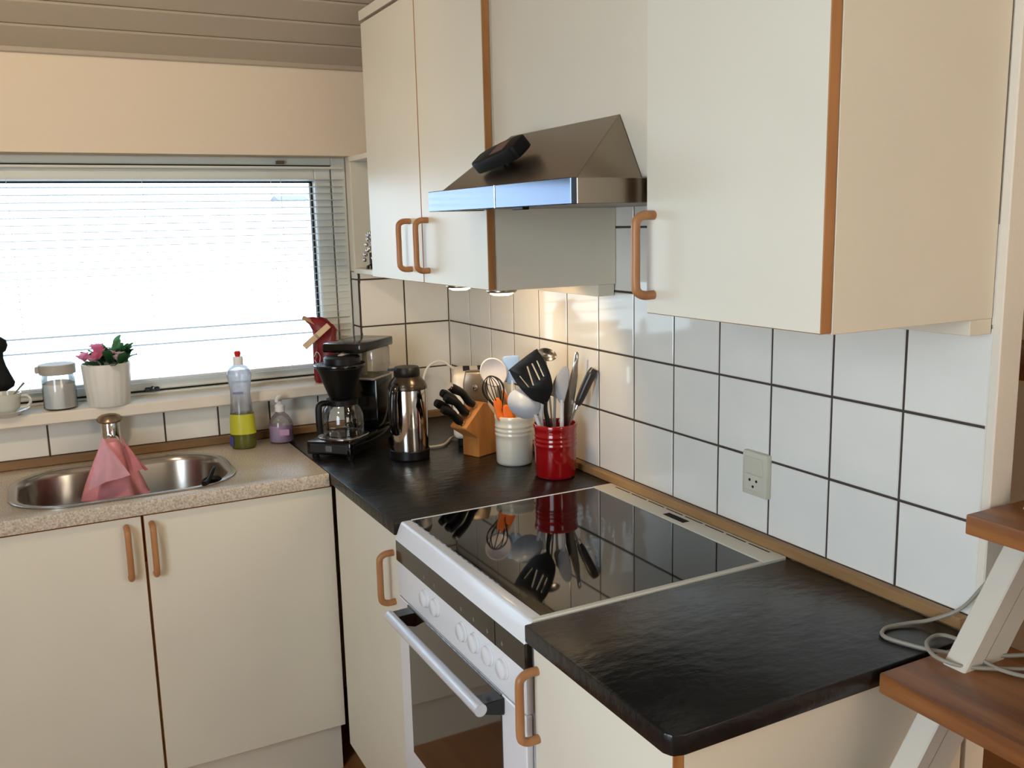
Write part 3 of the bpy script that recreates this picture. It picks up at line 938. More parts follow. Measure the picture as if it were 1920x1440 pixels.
L('soil', blathe([(0.0, 0.101), (0.057, 0.101), (0.03, 0.110), (0, 0.112)], 24), M('soil', (52, 40, 30), 0.95), pt)
leaf_m = petal('leaf_green', (58, 106, 62))
leaf_l = petal('light_leaf_green', (96, 150, 100))
petal_m = petal('pink_petal', (252, 168, 204))
petal_p = petal('pale_petal', (250, 226, 236))
def leaf_bm(l, w):
    bm = bmesh.new()
    n = 6
    mid, lf, rt = [], [], []
    for i in range(n + 1):
        t = i / n
        ww_ = w * math.sin(math.pi * min(1, t * 0.96 + 0.02)) ** 0.8
        zz = 0.18 * l * math.sin(t * 2.2)
        mid.append(bm.verts.new((t * l, 0, zz - 0.002)))
        lf.append(bm.verts.new((t * l, ww_, zz + 0.1 * w)))
        rt.append(bm.verts.new((t * l, -ww_, zz + 0.1 * w)))
    for i in range(n):
        bm.faces.new((mid[i], mid[i + 1], lf[i + 1], lf[i]))
        bm.faces.new((rt[i], rt[i + 1], mid[i + 1], mid[i]))
    return bm
def mesh_of(bm, name, mat):
    me = bpy.data.meshes.new(name)
    bm.to_mesh(me); bm.free()
    me.materials.append(mat)
    for p in me.polygons:
        p.use_smooth = True
    return me
lm1, lm2 = mesh_of(leaf_bm(0.042, 0.012), 'leaf', leaf_m), mesh_of(leaf_bm(0.038, 0.013), 'leaf', leaf_l)
for i in range(64):
    a = random.uniform(0, 2 * math.pi)
    r = random.uniform(0.0, 0.054)
    el = random.uniform(-0.05, 1.1)
    o = bpy.data.objects.new('leaf', lm1 if random.random() < 0.7 else lm2)
    COL.objects.link(o); o.parent = pt
    o.location = (r * math.cos(a) + 0.008, r * math.sin(a), 0.114 + random.uniform(0, 0.026))
    o.rotation_euler = (random.uniform(-0.5, 0.5), -el, a + random.uniform(-0.6, 0.6))
for (x, y, zz, s, rx) in ((0.024, 0.0, 0.145, 1.15, 0.3), (0.046, -0.01, 0.132, 1.0, -0.2), (0.028, 0.012, 0.158, 1.1, 0.1), (0.050, 0.0, 0.140, 0.9, 0.5), (0.040, -0.02, 0.122, 1.0, -0.5)):
    o = bpy.data.objects.new('leaf', lm2); COL.objects.link(o); o.parent = pt
    o.location = (x, y, zz); o.rotation_euler = (rx, -0.9, 0.4); o.scale = (s, s, s)
def petal_bm(l, w):
    bm = leaf_bm(l, w)
    return bm
pm1, pm2 = mesh_of(petal_bm(0.027, 0.0135), 'petal', petal_m), mesh_of(petal_bm(0.020, 0.010), 'petal', petal_p)
stem_m = leaf_m
for (x, y, zz, me, n, tilt) in ((-0.020, -0.030, 0.158, pm1, 6, 0.6), (-0.014, -0.036, 0.142, pm1, 6, 0.9), (-0.024, -0.034, 0.132, pm1, 6, 0.9), (-0.016, -0.030, 0.150, pm1, 6, 0.9), (-0.054, -0.022, 0.132, pm1, 5, 0.6), (-0.036, -0.035, 0.128, pm2, 5, 0.4), (0.012, -0.030, 0.142, pm2, 5, 0.4), (0.036, -0.032, 0.138, pm2, 6, 0.4), (0.028, -0.040, 0.130, pm2, 5, 0.6)):
    fl = L('flower', btube([(x * 0.4, y * 0.4, 0.104), (x * 0.8, y * 0.8, zz - 0.02), (x, y, zz)], 0.0012, 6), stem_m, pt)
    for i in range(n):
        o = bpy.data.objects.new('petal', me); COL.objects.link(o); o.parent = fl
        o.location = (x, y, zz)
        o.rotation_euler = (0, -0.35 - tilt * random.uniform(0.2, 1.2), i * 2 * math.pi / n + 0.3)

# coffee bag closed with a wooden clip
cbg = thing('coffee_bag', 'crumpled red coffee bag standing on the sill behind the coffee maker', 'bag', (-0.440, -0.008, ZS), math.radians(-18))
bm = bmesh.new()
rows = []
prof = [(0.0, 0.030, 0.026, 0.0), (0.012, 0.033, 0.028, 0.0), (0.08, 0.034, 0.028, 0.001), (0.13, 0.035, 0.024, 0.004), (0.165, 0.036, 0.014, 0.006), (0.182, 0.034, 0.008, -0.004), (0.196, 0.030, 0.007, -0.018), (0.204, 0.022, 0.005, -0.032)]
for zz, w, dp, sh_ in prof:
    row = []
    for i in range(28):
        a = 2 * math.pi * i / 28
        ca, sa = math.cos(a), math.sin(a)
        x = math.copysign(abs(ca) ** 0.6, ca) * w + sh_
        y = math.copysign(abs(sa) ** 0.6, sa) * dp
        j = 0.0022 * math.sin(7 * a + zz * 90) + 0.0012 * math.sin(13 * a - zz * 150)
        row.append(bm.verts.new((x + j, y + j, zz + 0.004 * math.sin(3 * a) * (zz > 0.19))))
    rows.append(row)
for a, b in zip(rows[:-1], rows[1:]):
    for i in range(28):
        bm.faces.new((a[i], a[(i + 1) % 28], b[(i + 1) % 28], b[i]))
bm.faces.new(list(reversed(rows[0]))); bm.faces.new(rows[-1])
bmesh.ops.recalc_face_normals(bm, faces=list(bm.faces))
L('foil_bag', bm, M('red_coffee_foil', (128, 22, 30), 0.3, vary=(30, 0.3, 3), bump=(40, 0.4, 0.002)), cbg, sharp=25)
L('folded_top', xform(bbox(-0.026, 0.018, -0.007, 0.007, 0.0, 0.012, 0.002), Matrix.Translation((-0.040, 0, 0.190)) @ Matrix.Rotation(math.radians(28), 4, 'Y')), M('tan_bag_edge', (168, 128, 92), 0.5), cbg)
L('script_print', btube([(-0.03, -0.0305, 0.075), (-0.018, -0.0312, 0.058), (-0.012, -0.0312, 0.085), (-0.022, -0.0310, 0.10), (-0.03, -0.0305, 0.085)], 0.0011, 5), M('white_print', (236, 226, 220), 0.6), cbg)
L('script_print', btube([(-0.018, -0.0315, 0.040), (-0.008, -0.0318, 0.043), (0.0, -0.0318, 0.038), (0.008, -0.0318, 0.042)], 0.0011, 5), MATS['white_print'], cbg)
clip_m = wood('clip_wood', (220, 194, 160), (194, 162, 124), 'X', 20, 0.6)
cp2 = thing('bag_clip', 'long pale wooden clip pinched across the red coffee bag', 'clip', (-0.462, -0.044, ZS + 0.158), math.radians(-18))
cp2.rotation_euler = (0, math.radians(-40), math.radians(-18))
L('jaw', bbox(-0.062, 0.040, -0.010, -0.003, -0.009, 0.009, 0.0015), clip_m, cp2)
L('jaw', bbox(-0.062, 0.040, -0.0015, 0.0055, -0.009, 0.009, 0.0015), clip_m, cp2)
L('spring', btube([(-0.012, -0.0115, -0.007), (-0.012, -0.0115, 0.007), (-0.008, -0.0115, 0.007), (-0.008, -0.0115, -0.007)], 0.001, 6, smooth=0), steel, cp2)

# silver bead ornament on the open shelf
orn = thing('bead_ornament', 'cluster of small silver beads on the open corner shelf', 'ornament', (-0.300, -0.095, 1.412))
L('foot', blathe([(0.0, 0), (0.016, 0), (0.014, 0.01), (0.004, 0.014), (0.004, 0.05), (0, 0.05)], 16), M('dark_pewter', (60, 56, 52), 0.3, 1.0), orn)
for i in range(16):
    a = i * 2.4
    zz = 0.012 + 0.0058 * i
    r = 0.022 * (1 - i / 19)
    L('bead', xform(blathe([(0, -0.0075), (0.0053, -0.0053), (0.0075, 0), (0.0053, 0.0053), (0, 0.0075)], 10), Matrix.Translation((r * math.cos(a), r * math.sin(a), zz + 0.01))), chrome, orn, sharp=80)

# ================================================================== BOTTLES BY THE SINK
db = thing('dish_soap_bottle', 'clear dish soap bottle of yellow-green liquid with a red tip', 'bottle', (-0.727, -0.105, 0.9), math.radians(-20))
prof = [(0.0, 0.001), (0.033, 0.0), (0.0365, 0.006), (0.0375, 0.03), (0.036, 0.07), (0.033, 0.11), (0.0295, 0.15), (0.029, 0.172), (0.032, 0.195), (0.0355, 0.218), (0.034, 0.232), (0.024, 0.245), (0.013, 0.251), (0.012, 0.257)]
L('bottle_body', blathe(prof, 40, 1.0, 0.72, cap=False), milky('clear_bottle_plastic', milk=0.28), db)
L('liquid', blathe([(0.0, 0.003), (0.032, 0.003), (0.0355, 0.008), (0.0365, 0.03), (0.035, 0.07), (0.0325, 0.105), (0, 0.105)], 36, 1.0, 0.70), M('dish_soap', (160, 160, 50), 0.1, trans=0.55, ior=1.33), db)
L('wrap_label', xform(blathe([(0.0378, 0.045), (0.0368, 0.075), (0.0348, 0.105)], 40, 1.0, 0.75, cap=False), Matrix.Identity(4)), M('yellow_green_label', (190, 188, 52), 0.35), db)
L('logo_patch', bbox(-0.0365, -0.026, -0.0215, -0.0175, 0.012, 0.040, 0.0005), M('blue_logo', (44, 40, 120), 0.4), db)
L('label_print', bbox(-0.018, 0.012, -0.0225, -0.0212, 0.166, 0.173, 0.0002), M('grey_print', (120, 124, 160), 0.5), db)
cpn = L('cap', blathe([(0.0145, 0.252), (0.0145, 0.272), (0.0125, 0.275), (0, 0.275)], 24), white_plastic, db)
L('tip', blathe([(0.006, 0.274), (0.0085, 0.279), (0.0095, 0.287), (0.0065, 0.291), (0, 0.291)], 16), M('red_tip', (204, 32, 36), 0.4), cpn)
sb = thing('hand_soap_bottle', 'small pump bottle of pale purple hand soap', 'bottle', (-0.612, -0.095, 0.9), math.radians(-15))
L('bottle_body', blathe([(0.0, 0.001), (0.033, 0.0), (0.036, 0.004), (0.0365, 0.055), (0.033, 0.068), (0.024, 0.082), (0.013, 0.093), (0.012, 0.098)], 36, 1.0, 0.8, cap=False), milky('clear_pump_plastic', milk=0.12), sb)
L('liquid', blathe([(0.0, 0.003), (0.032, 0.003), (0.035, 0.006), (0.0355, 0.054), (0, 0.055)], 32, 1.0, 0.79), M('purple_soap', (216, 186, 212), 0.15, trans=0.3, ior=1.33), sb)
L('front_label', bbox(-0.004, 0.024, -0.0300, -0.0285, 0.026, 0.044, 0.0002), M('purple_label', (190, 146, 184), 0.5), sb)
pm_ = L('pump_collar', blathe([(0.0145, 0.096), (0.0145, 0.114), (0.011, 0.117), (0.007, 0.121), (0.007, 0.128), (0, 0.128)], 24), white_plastic, sb)
L('pump_nozzle', btube([(0.004, 0.008, 0.136), (-0.002, -0.006, 0.137), (-0.008, -0.026, 0.133)], [0.0085, 0.008, 0.005], 12), white_plastic, pm_)

# ================================================================== COFFEE MAKER
cm = thing('coffee_maker', 'black filter coffee maker with glass jug in the worktop corner', 'coffee maker', (-0.548, -0.372, 0.9), math.radians(-47))
L('base', bbox(-0.070, 0.070, 0.0, 0.310, 0.008, 0.046, 0.004, 2), black_gloss, cm)
L('front_plate', bbox(-0.060, 0.060, -0.0015, 0.003, 0.014, 0.040, 0.002), M('charcoal_plate', (40, 42, 46), 0.25), cm)
L('switch', bbox(-0.008, 0.012, -0.004, 0.0, 0.019, 0.036, 0.0015), M('grey_switch', (92, 94, 98), 0.3), cm)
for x in (-0.055, 0.055):
    for y in (0.02, 0.28):
        L('foot', xform(blathe([(0.010, 0), (0.011, 0.009), (0, 0.009)], 14), Matrix.Translation((x, y, 0))), black_plastic, cm)
L('hot_plate', bprism(smooth2d(rrect(-0.066, 0.066, 0.020, 0.158, 0.05, 4), 1), 'xy', 0.046, 0.051, 0.0015), steel, cm)
L('column', bbox(-0.058, 0.058, 0.195, 0.300, 0.046, 0.196, 0.005, 2), black_gloss, cm)
rsv = L('water_tank', bbox(-0.055, 0.055, 0.185, 0.302, 0.196, 0.285, 0.008, 2), thin_glass('frosted_tank', (226, 224, 220), 0.15, 0.12), cm)
L('tank_base', bbox(-0.057, 0.057, 0.183, 0.304, 0.193, 0.200, 0.002), M('grey_band', (150, 146, 140), 0.4), cm)
L('inner_pipe', btube([(0.0, 0.235, 0.196), (0.0, 0.235, 0.29)], 0.008, 12, smooth=0), M('grey_pipe', (170, 168, 160), 0.3), rsv)
L('tank_lid', bbox(-0.062, 0.062, 0.100, 0.308, 0.285, 0.312, 0.005, 2), black_gloss, cm)
L('outlet_arm', btube([(0.0, 0.215, 0.279), (0.0, 0.14, 0.281), (0.0, 0.09, 0.276)], [0.008, 0.008, 0.007], 12), M('pale_arm', (190, 190, 184), 0.3), cm)
fb = L('filter_basket', xform(blathe([(0.0, 0.158), (0.032, 0.158), (0.036, 0.165), (0.066, 0.246), (0.072, 0.248), (0.072, 0.257), (0.068, 0.258), (0.0, 0.258)], 40), Matrix.Translation((0, 0.088, 0))), black_plastic, cm)
L('basket_lid', xform(blathe([(0.052, 0.258), (0.052, 0.275), (0.046, 0.279), (0, 0.279)], 36), Matrix.Translation((0.004, 0.096, 0))), black_plastic, fb)
L('basket_rim', xform(blathe([(0.0725, 0.250), (0.0735, 0.254), (0.0725, 0.258)], 40, cap=False), Matrix.Translation((0, 0.088, 0))), black_gloss, fb)
jg = thing('glass_jug', 'empty glass coffee jug with black handle on the hot plate', 'jug', (-0.548 + 0.088 * 0.731, -0.372 + 0.088 * 0.682, 0.951), math.radians(-47))
L('jug_glass', blathe([(0.0, 0.002), (0.052, 0.001), (0.060, 0.006), (0.062, 0.03), (0.060, 0.060), (0.052, 0.080), (0.044, 0.090), (0.043, 0.104)], 44, cap=False), glass, jg)
L('jug_base', blathe([(0.0, 0.0012), (0.050, 0.0004), (0.050, 0.0016), (0.0, 0.0024)], 36), thin_glass('thick_glass', (225, 230, 232), 0.02, 0.12), jg)
L('collar', blathe([(0.0435, 0.088), (0.0465, 0.089), (0.0465, 0.104), (0.0440, 0.105)], 40, cap=False), black_plastic, jg)
L('jug_lid', blathe([(0.044, 0.1052), (0.036, 0.1062), (0.0, 0.1064)], 36), black_plastic, jg)
L('jug_handle', btube([(-0.020, -0.042, 0.099), (-0.030, -0.066, 0.099), (-0.032, -0.074, 0.088), (-0.032, -0.076, 0.050), (-0.031, -0.075, 0.016)], [0.008, 0.009, 0.0095, 0.0095, 0.009], 12), black_plastic, jg)
L('scale_print', bbox(-0.004, 0.010, -0.0617, -0.0612, 0.030, 0.031), MATS['white_print'], jg)

# ================================================================== THERMOS JUG
th = thing('thermos_jug', 'steel thermos jug with black lid and handle', 'thermos', (-0.348, -0.488, 0.9), math.radians(-20))
L('foot_ring', blathe([(0.0, 0), (0.052, 0), (0.055, 0.004), (0.055, 0.026), (0.0535, 0.028), (0, 0.028)], 44), black_plastic, th)
L('steel_body', blathe([(0.0533, 0.028), (0.0537, 0.032), (0.0537, 0.196), (0.053, 0.199)], 56, cap=False), mirror_steel, th)
L('shoulder', blathe([(0.0540, 0.197), (0.0545, 0.202), (0.050, 0.215), (0.036, 0.231), (0.034, 0.233), (0, 0.233)], 44), M('dark_shoulder', (62, 54, 46), 0.25, 0.6), th)
ld = L('lid', blathe([(0.034, 0.231), (0.036, 0.234), (0.036, 0.252), (0.033, 0.258), (0, 0.259)], 36), black_plastic, th)
L('spout_lip', bprism([(-0.052, -0.008), (-0.030, -0.014), (-0.030, 0.014), (-0.052, 0.008)], 'xy', 0.248, 0.254, 0.001), black_plastic, ld)
L('handle', btube([(-0.030, -0.040, 0.212), (-0.038, -0.058, 0.200), (-0.042, -0.064, 0.165), (-0.042, -0.064, 0.115), (-0.037, -0.052, 0.088), (-0.032, -0.042, 0.084)], [0.010, 0.012, 0.012, 0.012, 0.011, 0.009], 14), black_gloss, th)

# ================================================================== TOASTER
tr = thing('toaster', 'white toaster with taupe end panel in the corner behind the knife block', 'toaster', (-0.107, -0.41, 0.9), math.radians(-24))
L('toaster_body', bbox(-0.065, 0.065, -0.075, 0.085, 0.022, 0.218, 0.018, 4), M('toaster_white', (228, 220, 204), 0.3), tr)
L('toaster_base', bbox(-0.052, 0.052, -0.066, 0.072, 0.0, 0.024, 0.003), black_plastic, tr)
ep = L('end_panel', bprism([(-0.032, 0.035), (0.036, 0.035), (0.038, 0.19), (0.030, 0.2225), (-0.026, 0.2225), (-0.034, 0.19)], 'xz', -0.081, -0.035, 0.006, 2), taupe, tr)
L('lever_knob', xform(blathe([(0.007, 0.0), (0.008, 0.006), (0.005, 0.010), (0, 0.0105)], 16), Matrix.Translation((0.0, -0.081, 0.178)) @ Matrix.Rotation(math.pi / 2, 4, 'X')), chrome, ep)
L('dial', xform(blathe([(0.006, 0.0), (0.006, 0.003), (0, 0.0035)], 16), Matrix.Translation((0.006, -0.081, 0.125)) @ Matrix.Rotation(math.pi / 2, 4, 'X')), M('pale_dial', (190, 180, 160), 0.3, 0.3), ep)
for x in (-0.022, 0.022):
    L('slot', bbox(x - 0.010, x + 0.010, -0.028, 0.07, 0.2178, 0.2186), dark_hole, tr)
cord_m = M('white_cord', (232, 226, 214), 0.45)
L('power_cord', btube([(-0.04, 0.05, 0.012), (-0.072, 0.03, 0.006), (-0.085, -0.02, 0.005), (-0.098, -0.055, 0.005), (-0.128, -0.075, 0.005), (-0.165, -0.070, 0.005), (-0.195, -0.03, 0.005), (-0.200, 0.04, 0.005), (-0.190, 0.12, 0.03), (-0.165, 0.20, 0.12), (-0.145, 0.225, 0.19), (-0.10, 0.225, 0.213), (-0.06, 0.20, 0.19)], 0.0038, 8), cord_m, tr)

# ================================================================== KNIFE BLOCK
kb = thing('knife_block', 'slanted wooden knife block between the thermos and the pale crock', 'knife block', (-0.186, -0.596, 0.9))
# local x axis = toward the handles (left in the picture), local y = block thickness
ang = math.atan2(-0.36, -0.933)
kb.rotation_euler = (0, 0, ang)
prof = [(0.0, 0.0), (-0.098, 0.0), (-0.104, 0.070), (-0.040, 0.150), (-0.024, 0.152), (0.048, 0.093), (0.046, 0.086), (0.0, 0.056)]
L('block', bprism(prof, 'xz', -0.062, 0.0, 0.002), block_wood, kb)
dirv = Vector((0.78, 0, 0.62)).normalized()
tan = Vector((0.774, 0, -0.633)).normalized()
base_p = Vector((0.012, 0, 0.1225))
kn_m = M('knife_handle_black', (10, 10, 11), 0.35, spec=0.35)
KN = [('big', -0.030, -0.017, 0.118, 0.012, 'large chef knife in the block with steel-capped black handle, uppermost'),
      ('mid', -0.012, -0.045, 0.108, 0.0115, 'black handled knife in the block behind the uppermost one'),
      ('mid', 0.003, -0.017, 0.112, 0.012, 'black handled carving knife in the middle of the block'),
      ('mid', 0.022, -0.045, 0.104, 0.0115, 'black handled bread knife low at the rear of the block'),
      ('small', 0.035, -0.017, 0.096, 0.0115, 'short black handled paring knife lowest in the block')]
cx_, sx_ = math.cos(ang), math.sin(ang)
for kind, s, y, ln, r, lab in KN:
    p0 = base_p + tan * s + Vector((0, y, 0))
    wp = Vector((-0.186 + cx_ * p0.x - sx_ * p0.y, -0.596 + sx_ * p0.x + cx_ * p0.y, 0.9 + p0.z))
    kn = thing('knife', lab, 'knife', wp, ang, 'knives in the wooden block')
    a = dirv * 0.012
    b = dirv * ln
    bow = tan * 0.006
    L('handle', btube([a, a + (b - a) * 0.2 + bow * 0.4, a + (b - a) * 0.55 - bow * 0.6, a + (b - a) * 0.85 + bow * 0.5, b + bow], [r * 0.85, r, r * 0.92, r * 1.1, r * 0.9], 12, flat=0.75), kn_m, kn)
    L('bolster', btube([dirv * 0.001, dirv * 0.013], r * 0.8, 12, smooth=0, flat=0.7), steel, kn)
    L('blade', xform(bbox(-0.009, 0.009, -0.0008, 0.0008, -0.085 if s < 0.01 else (-0.05 if s < 0.03 else -0.022), 0.0), Matrix.Rotation(math.atan2(dirv.x, dirv.z), 4, 'Y')), steel, kn)
    if kind == 'big':
        L('end_cap', btube([b + bow + dirv * 0.0, b + bow + dirv * 0.006], r * 0.92, 12, smooth=0, flat=0.75), chrome, kn)

# ================================================================== CROCKS
def crock(name, label, loc, r0, r1, h, mat, inner):
    c = thing(name, label, 'crock', loc)
    ring = []
    for k in range(3):
        z = h * 0.62 + k * 0.0115
        ring += [(r0 + (r1 - r0) * 0.3 + 0.0001, z - 0.0045), (r0 + (r1 - r0) * 0.3 + 0.0014, z - 0.0015), (r0 + (r1 - r0) * 0.3 + 0.0014, z + 0.0015), (r0 + (r1 - r0) * 0.3 + 0.0001, z + 0.0045)]
    prof = [(0.0, 0.0), (r0 - 0.006, 0.0), (r0 - 0.002, 0.002), (r0, 0.008), (r0 + (r1 - r0) * 0.2, h * 0.5)] + ring + [(r1 - 0.002, h - 0.012), (r1, h - 0.002), (r1 - 0.0015, h), (r1 - 0.005, h), (r1 - 0.007, h - 0.006), (r0 - 0.006, 0.008), (0, 0.006)]
    L('crock_wall', blathe(prof, 56), mat, c, sharp=50)
    return c


WC, RC = Vector((-0.126, -0.695, 0.9)), Vector((-0.098, -0.868, 0.9))
crock('utensil_crock', 'pale grey ceramic utensil crock beside the knife block', WC, 0.0495, 0.053, 0.134, ceramic_white, None)
crock('utensil_crock', 'cherry red ceramic utensil crock nearest the hob', RC, 0.052, 0.0575, 0.139, ceramic_red, None)
RA, WA = math.atan2(-0.502, 0.865), math.atan2(-0.462, 0.887)


def ut(name, label, cat, base, ang, dy=0.0, dz=0.0):
    off = Vector((-math.sin(ang) * dy, math.cos(ang) * dy, dz))
    return thing(name, label, cat, base + off, ang)


def bowl(rx, rz, depth, t=0.0016, n=14, m=28):
    """shallow spoon bowl in the local xz plane, hollow toward -y"""
    bm = bmesh.new()
    rows = []
    for side in (0, 1):
        for j in range(n + 1) if side == 0 else range(n, -1, -1):
            f = j / n
            d = depth * (1 - f * f)
            k = 1.0 if side == 0 else (1 - t / rx)
            y = d if side == 0 else d - t
            if j == 0:
                rows.append([bm.verts.new((0, y, 0))])
            else:
                rows.append([bm.verts.new((rx * f * k * math.cos(2 * math.pi * i / m), y, rz * f * k * math.sin(2 * math.pi * i / m))) for i in range(m)])
    for a, b in zip(rows[:-1], rows[1:]):
        for i in range(m):
            j = (i + 1) % m
            if len(a) == 1:
                bm.faces.new((a[0], b[j], b[i]))
            elif len(b) == 1:
                bm.faces.new((a[i], a[j], b[0]))
            else:
                bm.faces.new((a[i], a[j], b[j], b[i]))
    bmesh.ops.recalc_face_normals(bm, faces=list(bm.faces))
    return bm


# --- red crock
u = ut('slotted_spatula', 'black slotted spatula standing in the red crock', 'spatula', RC, RA, -0.036)
sp_out = [(-0.0475, 0.3302), (-0.0388, 0.3263), (-0.0265, 0.3096), (-0.0144, 0.2814), (-0.0068, 0.2554), (-0.0051, 0.2326), (-0.0105, 0.2151), (-0.0175, 0.2006), (-0.0215, 0.1925), (-0.0275, 0.1943), (-0.0386, 0.1996), (-0.0537, 0.205), (-0.0736, 0.2234), (-0.0885, 0.2416), (-0.1031, 0.2649), (-0.1096, 0.2791), (-0.1077, 0.2855)]
def slot(a, b, w):
    d = (Vector(b) - Vector(a)).normalized()
    n = Vector((-d.y, d.x)) * w
    A, B = Vector(a), Vector(b)
    return [tuple(A + n), tuple(A + d * -w), tuple(A - n), tuple(B - n), tuple(B + d * w), tuple(B + n)]
L('blade', bplate(smooth2d(sp_out, 3), [slot((-0.0665, 0.290), (-0.0525, 0.243), 0.0026), slot((-0.0545, 0.297), (-0.0360, 0.256), 0.0026), slot((-0.0425, 0.304), (-0.0265, 0.265), 0.0022), slot((-0.0855, 0.266), (-0.0640, 0.238), 0.0020)], 0.0032, 0.0008), black_plastic, u)
L('shaft', btube([(-0.0225, 0.0, 0.200), (-0.0225, 0.001, 0.175), (-0.017, 0.004, 0.140), (-0.010, 0.014, 0.06), (-0.006, 0.024, 0.012)], [0.0045, 0.0055, 0.0065, 0.006, 0.005], 10), black_plastic, u)
u = ut('serving_spoon', 'steel serving spoon peeking out behind the black spatula', 'spoon', RC, RA, 0.012)
L('spoon_bowl', xform(bowl(0.026, 0.017, 0.012), Matrix.Translation((-0.018, 0.002, 0.312)) @ Matrix.Rotation(math.radians(14), 4, 'Y') @ Matrix.Rotation(math.radians(-25), 4, 'X')), steel, u)
L('shaft', btube([(-0.022, 0.008, 0.302), (-0.014, 0.006, 0.22), (-0.006, 0.004, 0.12), (0.0, 0.0, 0.012)], [0.003, 0.0026, 0.003, 0.004], 10), steel, u)
u = ut('spoon_spatula', 'grey silicone spoon spatula standing in the red crock', 'spatula', RC, RA, -0.012)
gs = [(0.0296, 0.284), (0.022, 0.282), (0.0131, 0.2707), (0.0057, 0.2504), (0.0029, 0.2273), (0.0071, 0.2092), (0.0128, 0.1963), (0.0175, 0.192), (0.0221, 0.1961), (0.0274, 0.2141), (0.0333, 0.2371), (0.0356, 0.2627), (0.0346, 0.278)]
L('head', bplate(smooth2d(gs, 3), (), 0.006, 0.0024, res=2), rubber_grey, u)
L('shaft', btube([(0.0175, 0, 0.200), (0.0174, 0, 0.13), (0.014, 0.006, 0.012)], [0.0045, 0.005, 0.005], 10), rubber_white, u)
u = ut('spatula', 'pale translucent spatula half hidden behind the grey spoon spatula', 'spatula', RC, RA, 0.004)
L('head', bplate(smooth2d([(0.012, 0.266), (0.0001, 0.2453), (-0.0053, 0.2249), (-0.0067, 0.2146), (-0.0018, 0.2055), (0.004, 0.202), (0.012, 0.21), (0.018, 0.23), (0.018, 0.255)], 3), (), 0.004, 0.0015), rubber_grey, u)
L('shaft', btube([(0.001, 0, 0.206), (-0.001, 0, 0.13), (-0.003, 0.004, 0.012)], 0.0036, 10), rubber_grey, u)
u = ut('serving_tongs', 'flat steel serving tongs with a hanging hole in the red crock', 'tongs', RC, RA, 0.020)
tg = [(0.0535, 0.312), (0.0555, 0.3165), (0.0600, 0.3165), (0.0625, 0.312), (0.0625, 0.308), (0.0600, 0.2802), (0.0597, 0.2572), (0.0547, 0.2188), (0.0405, 0.1337), (0.020, 0.020), (0.008, 0.020), (0.0238, 0.1339), (0.0276, 0.1883), (0.0379, 0.2396), (0.0432, 0.2626), (0.0484, 0.2829)]
L('arm', bplate(tg, [[(0.058 + 0.0018 * math.cos(t * math.pi / 5), 0.3055 + 0.0058 * math.sin(t * math.pi / 5)) for t in range(10)]], 0.0016, 0.0004), steel, u)
L('arm', xform(bplate([(0.024, 0.135), (0.026, 0.188), (0.034, 0.225), (0.038, 0.215), (0.036, 0.17), (0.033, 0.135), (0.015, 0.025), (0.009, 0.025)], (), 0.0016, 0.0004), Matrix.Translation((-0.002, -0.010, 0))), M('dark_steel', (92, 88, 84), 0.3, 1.0), u)
u = ut('masher', 'kitchen tool with thick grey handle leaning outward in the red crock', 'utensil', RC, RA, -0.002)
hv = [(0.1005, 0.0, 0.276), (0.093, 0, 0.262), (0.078, 0, 0.230), (0.064, 0, 0.198), (0.0575, 0, 0.182)]
L('grip', btube(hv, [0.0095, 0.0125, 0.0125, 0.0105, 0.0065], 16), M('dark_grey_grip', (58, 56, 54), 0.28, 0.4), u)
L('ferrule', btube([(0.0585, 0, 0.184), (0.0545, 0, 0.174)], 0.0072, 14, smooth=0), chrome, u)
L('shaft', btube([(0.0555, 0, 0.178), (0.0391, 0, 0.134), (0.014, 0.004, 0.02)], 0.0034, 10), steel, u)
u = ut('ladle', 'white ladle with its handle standing in the red crock', 'ladle', RC, RA, -0.024)
L('ladle_bowl', xform(bowl(0.044, 0.036, 0.026, 0.002), Matrix.Translation((-0.078, 0.006, 0.192)) @ Matrix.Rotation(math.radians(38), 4, 'Y') @ Matrix.Rotation(math.radians(180), 4, 'Z')), M('pale_grey_plastic', (196, 200, 208), 0.3), u)
L('shaft', btube([(-0.050, 0.0, 0.166), (-0.043, 0.0, 0.146), (-0.034, 0.0, 0.120), (-0.022, 0.006, 0.07), (-0.016, 0.010, 0.016)], [0.005, 0.0045, 0.005, 0.005, 0.005], 10), M('pale_grey_plastic', (196, 200, 208), 0.3), u)
u = ut('turner', 'white plastic handle standing upright in the red crock behind the black spatula', 'utensil', RC, RA, -0.008)
L('shaft', btube([(-0.034, 0, 0.196), (-0.035, 0, 0.14), (-0.028, 0.006, 0.014)], [0.005, 0.0058, 0.005], 12), rubber_white, u)
u = ut('skimmer', 'narrow twisted chrome utensil behind the white ladle', 'utensil', RC, RA, 0.026)
L('shaft', btube([(-0.046, 0.0, 0.200), (-0.044, 0.004, 0.185), (-0.047, 0.0, 0.170), (-0.043, 0.003, 0.155), (-0.042, 0.0, 0.13), (-0.022, 0.0, 0.015)], [0.003, 0.006, 0.004, 0.006, 0.004, 0.004], 10), chrome, u)

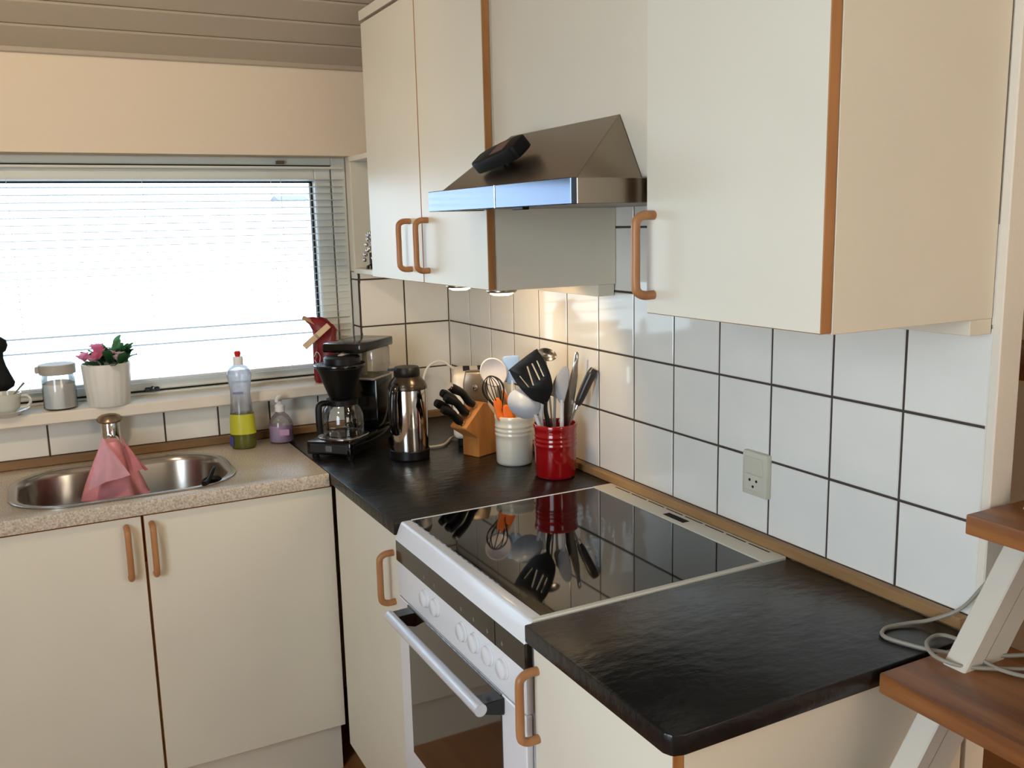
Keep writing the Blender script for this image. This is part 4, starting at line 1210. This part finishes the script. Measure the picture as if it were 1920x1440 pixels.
# --- pale crock
u = ut('cooking_spoon', 'big white cooking spoon standing in the pale crock', 'spoon', WC, WA, 0.018)
L('spoon_bowl', xform(bowl(0.036, 0.041, 0.012, 0.0025), Matrix.Translation((-0.051, 0.0, 0.2465)) @ Matrix.Rotation(math.radians(-28), 4, 'Y')), M('greyish_white_plastic', (204, 202, 206), 0.35), u)
L('shaft', btube([(-0.032, 0.004, 0.214), (-0.022, 0.003, 0.185), (-0.008, 0.0, 0.13), (0.008, -0.004, 0.014)], [0.006, 0.0055, 0.0055, 0.005], 10), rubber_white, u)
u = ut('silicone_spatula', 'pale blue silicone spatula standing in the pale crock', 'spatula', WC, WA, 0.030)
L('head', bplate(smooth2d([(-0.024, 0.276), (-0.016, 0.285), (0.012, 0.286), (0.016, 0.278), (0.012, 0.225), (-0.004, 0.214), (-0.016, 0.222)], 3), (), 0.007, 0.0028, res=2), rubber_blue, u)
L('shaft', btube([(-0.002, 0, 0.222), (0.0, -0.002, 0.13), (0.004, -0.010, 0.014)], 0.0045, 10), rubber_white, u)
u = ut('whisk', 'black wire whisk standing in the pale crock', 'whisk', WC, WA, -0.016)
ctr, tip, base_ = Vector((-0.058, 0, 0.205)), Vector((-0.062, 0, 0.240)), Vector((-0.034, 0, 0.142))
axis = (tip - base_).normalized()
for kk in range(5):
    a = kk * math.pi / 5 + 0.25
    side = Vector((axis.z, 0, -axis.x)) * math.cos(a) + Vector((0, 1, 0)) * math.sin(a)
    w = 0.029
    pts = [base_ + side * 0.003, base_ + axis * 0.030 + side * w * 0.55, base_ + axis * 0.062 + side * w, base_ + axis * 0.088 + side * w * 0.8, tip + axis * 0.002, base_ + axis * 0.088 - side * w * 0.8, base_ + axis * 0.062 - side * w, base_ + axis * 0.030 - side * w * 0.55, base_ - side * 0.003]
    L('wire', btube(pts, 0.0013, 6, smooth=5), black_plastic, u)
L('grip', btube([base_ + axis * 0.004, base_ - axis * 0.03, Vector((-0.004, 0.004, 0.05)), Vector((0.004, 0.006, 0.014))], [0.005, 0.007, 0.008, 0.007], 12), black_plastic, u)
u = ut('basting_brush', 'orange silicone basting brush just above the pale crock rim', 'brush', WC, WA, -0.032)
L('brush_head', bplate(smooth2d([(-0.050, 0.172), (-0.044, 0.183), (-0.036, 0.178), (-0.032, 0.166), (-0.034, 0.150), (-0.028, 0.130), (-0.040, 0.128), (-0.046, 0.150)], 3), (), 0.010, 0.003, res=2), orange_m, u)
L('shaft', btube([(-0.036, 0, 0.134), (-0.024, 0.004, 0.09), (-0.014, 0.010, 0.014)], 0.0045, 10), orange_m, u)
u = ut('scraper', 'orange handled scraper leaning in the pale crock', 'utensil', WC, WA, 0.006)
L('grip', btube([(-0.0285, 0, 0.199), (-0.018, 0, 0.176), (-0.006, 0, 0.145), (0.002, 0, 0.118)], [0.004, 0.0068, 0.008, 0.006], 12), M('orange_brown_grip', (206, 112, 48), 0.4, vary=(40, 0.2, 3)), u)
L('shaft', btube([(0.001, 0, 0.122), (0.010, 0.0, 0.07), (0.016, -0.002, 0.014)], 0.0035, 10), steel, u)
u = ut('small_brush', 'short orange brush tilted low in the pale crock', 'brush', WC, WA, -0.030)
L('brush_head', bplate(smooth2d([(-0.026, 0.158), (-0.018, 0.163), (-0.010, 0.150), (-0.004, 0.128), (-0.022, 0.126)], 3), (), 0.009, 0.003, res=2), orange_m, u)
L('shaft', btube([(-0.012, 0, 0.132), (-0.004, 0.006, 0.08), (0.0, 0.014, 0.014)], 0.004, 10), orange_m, u)
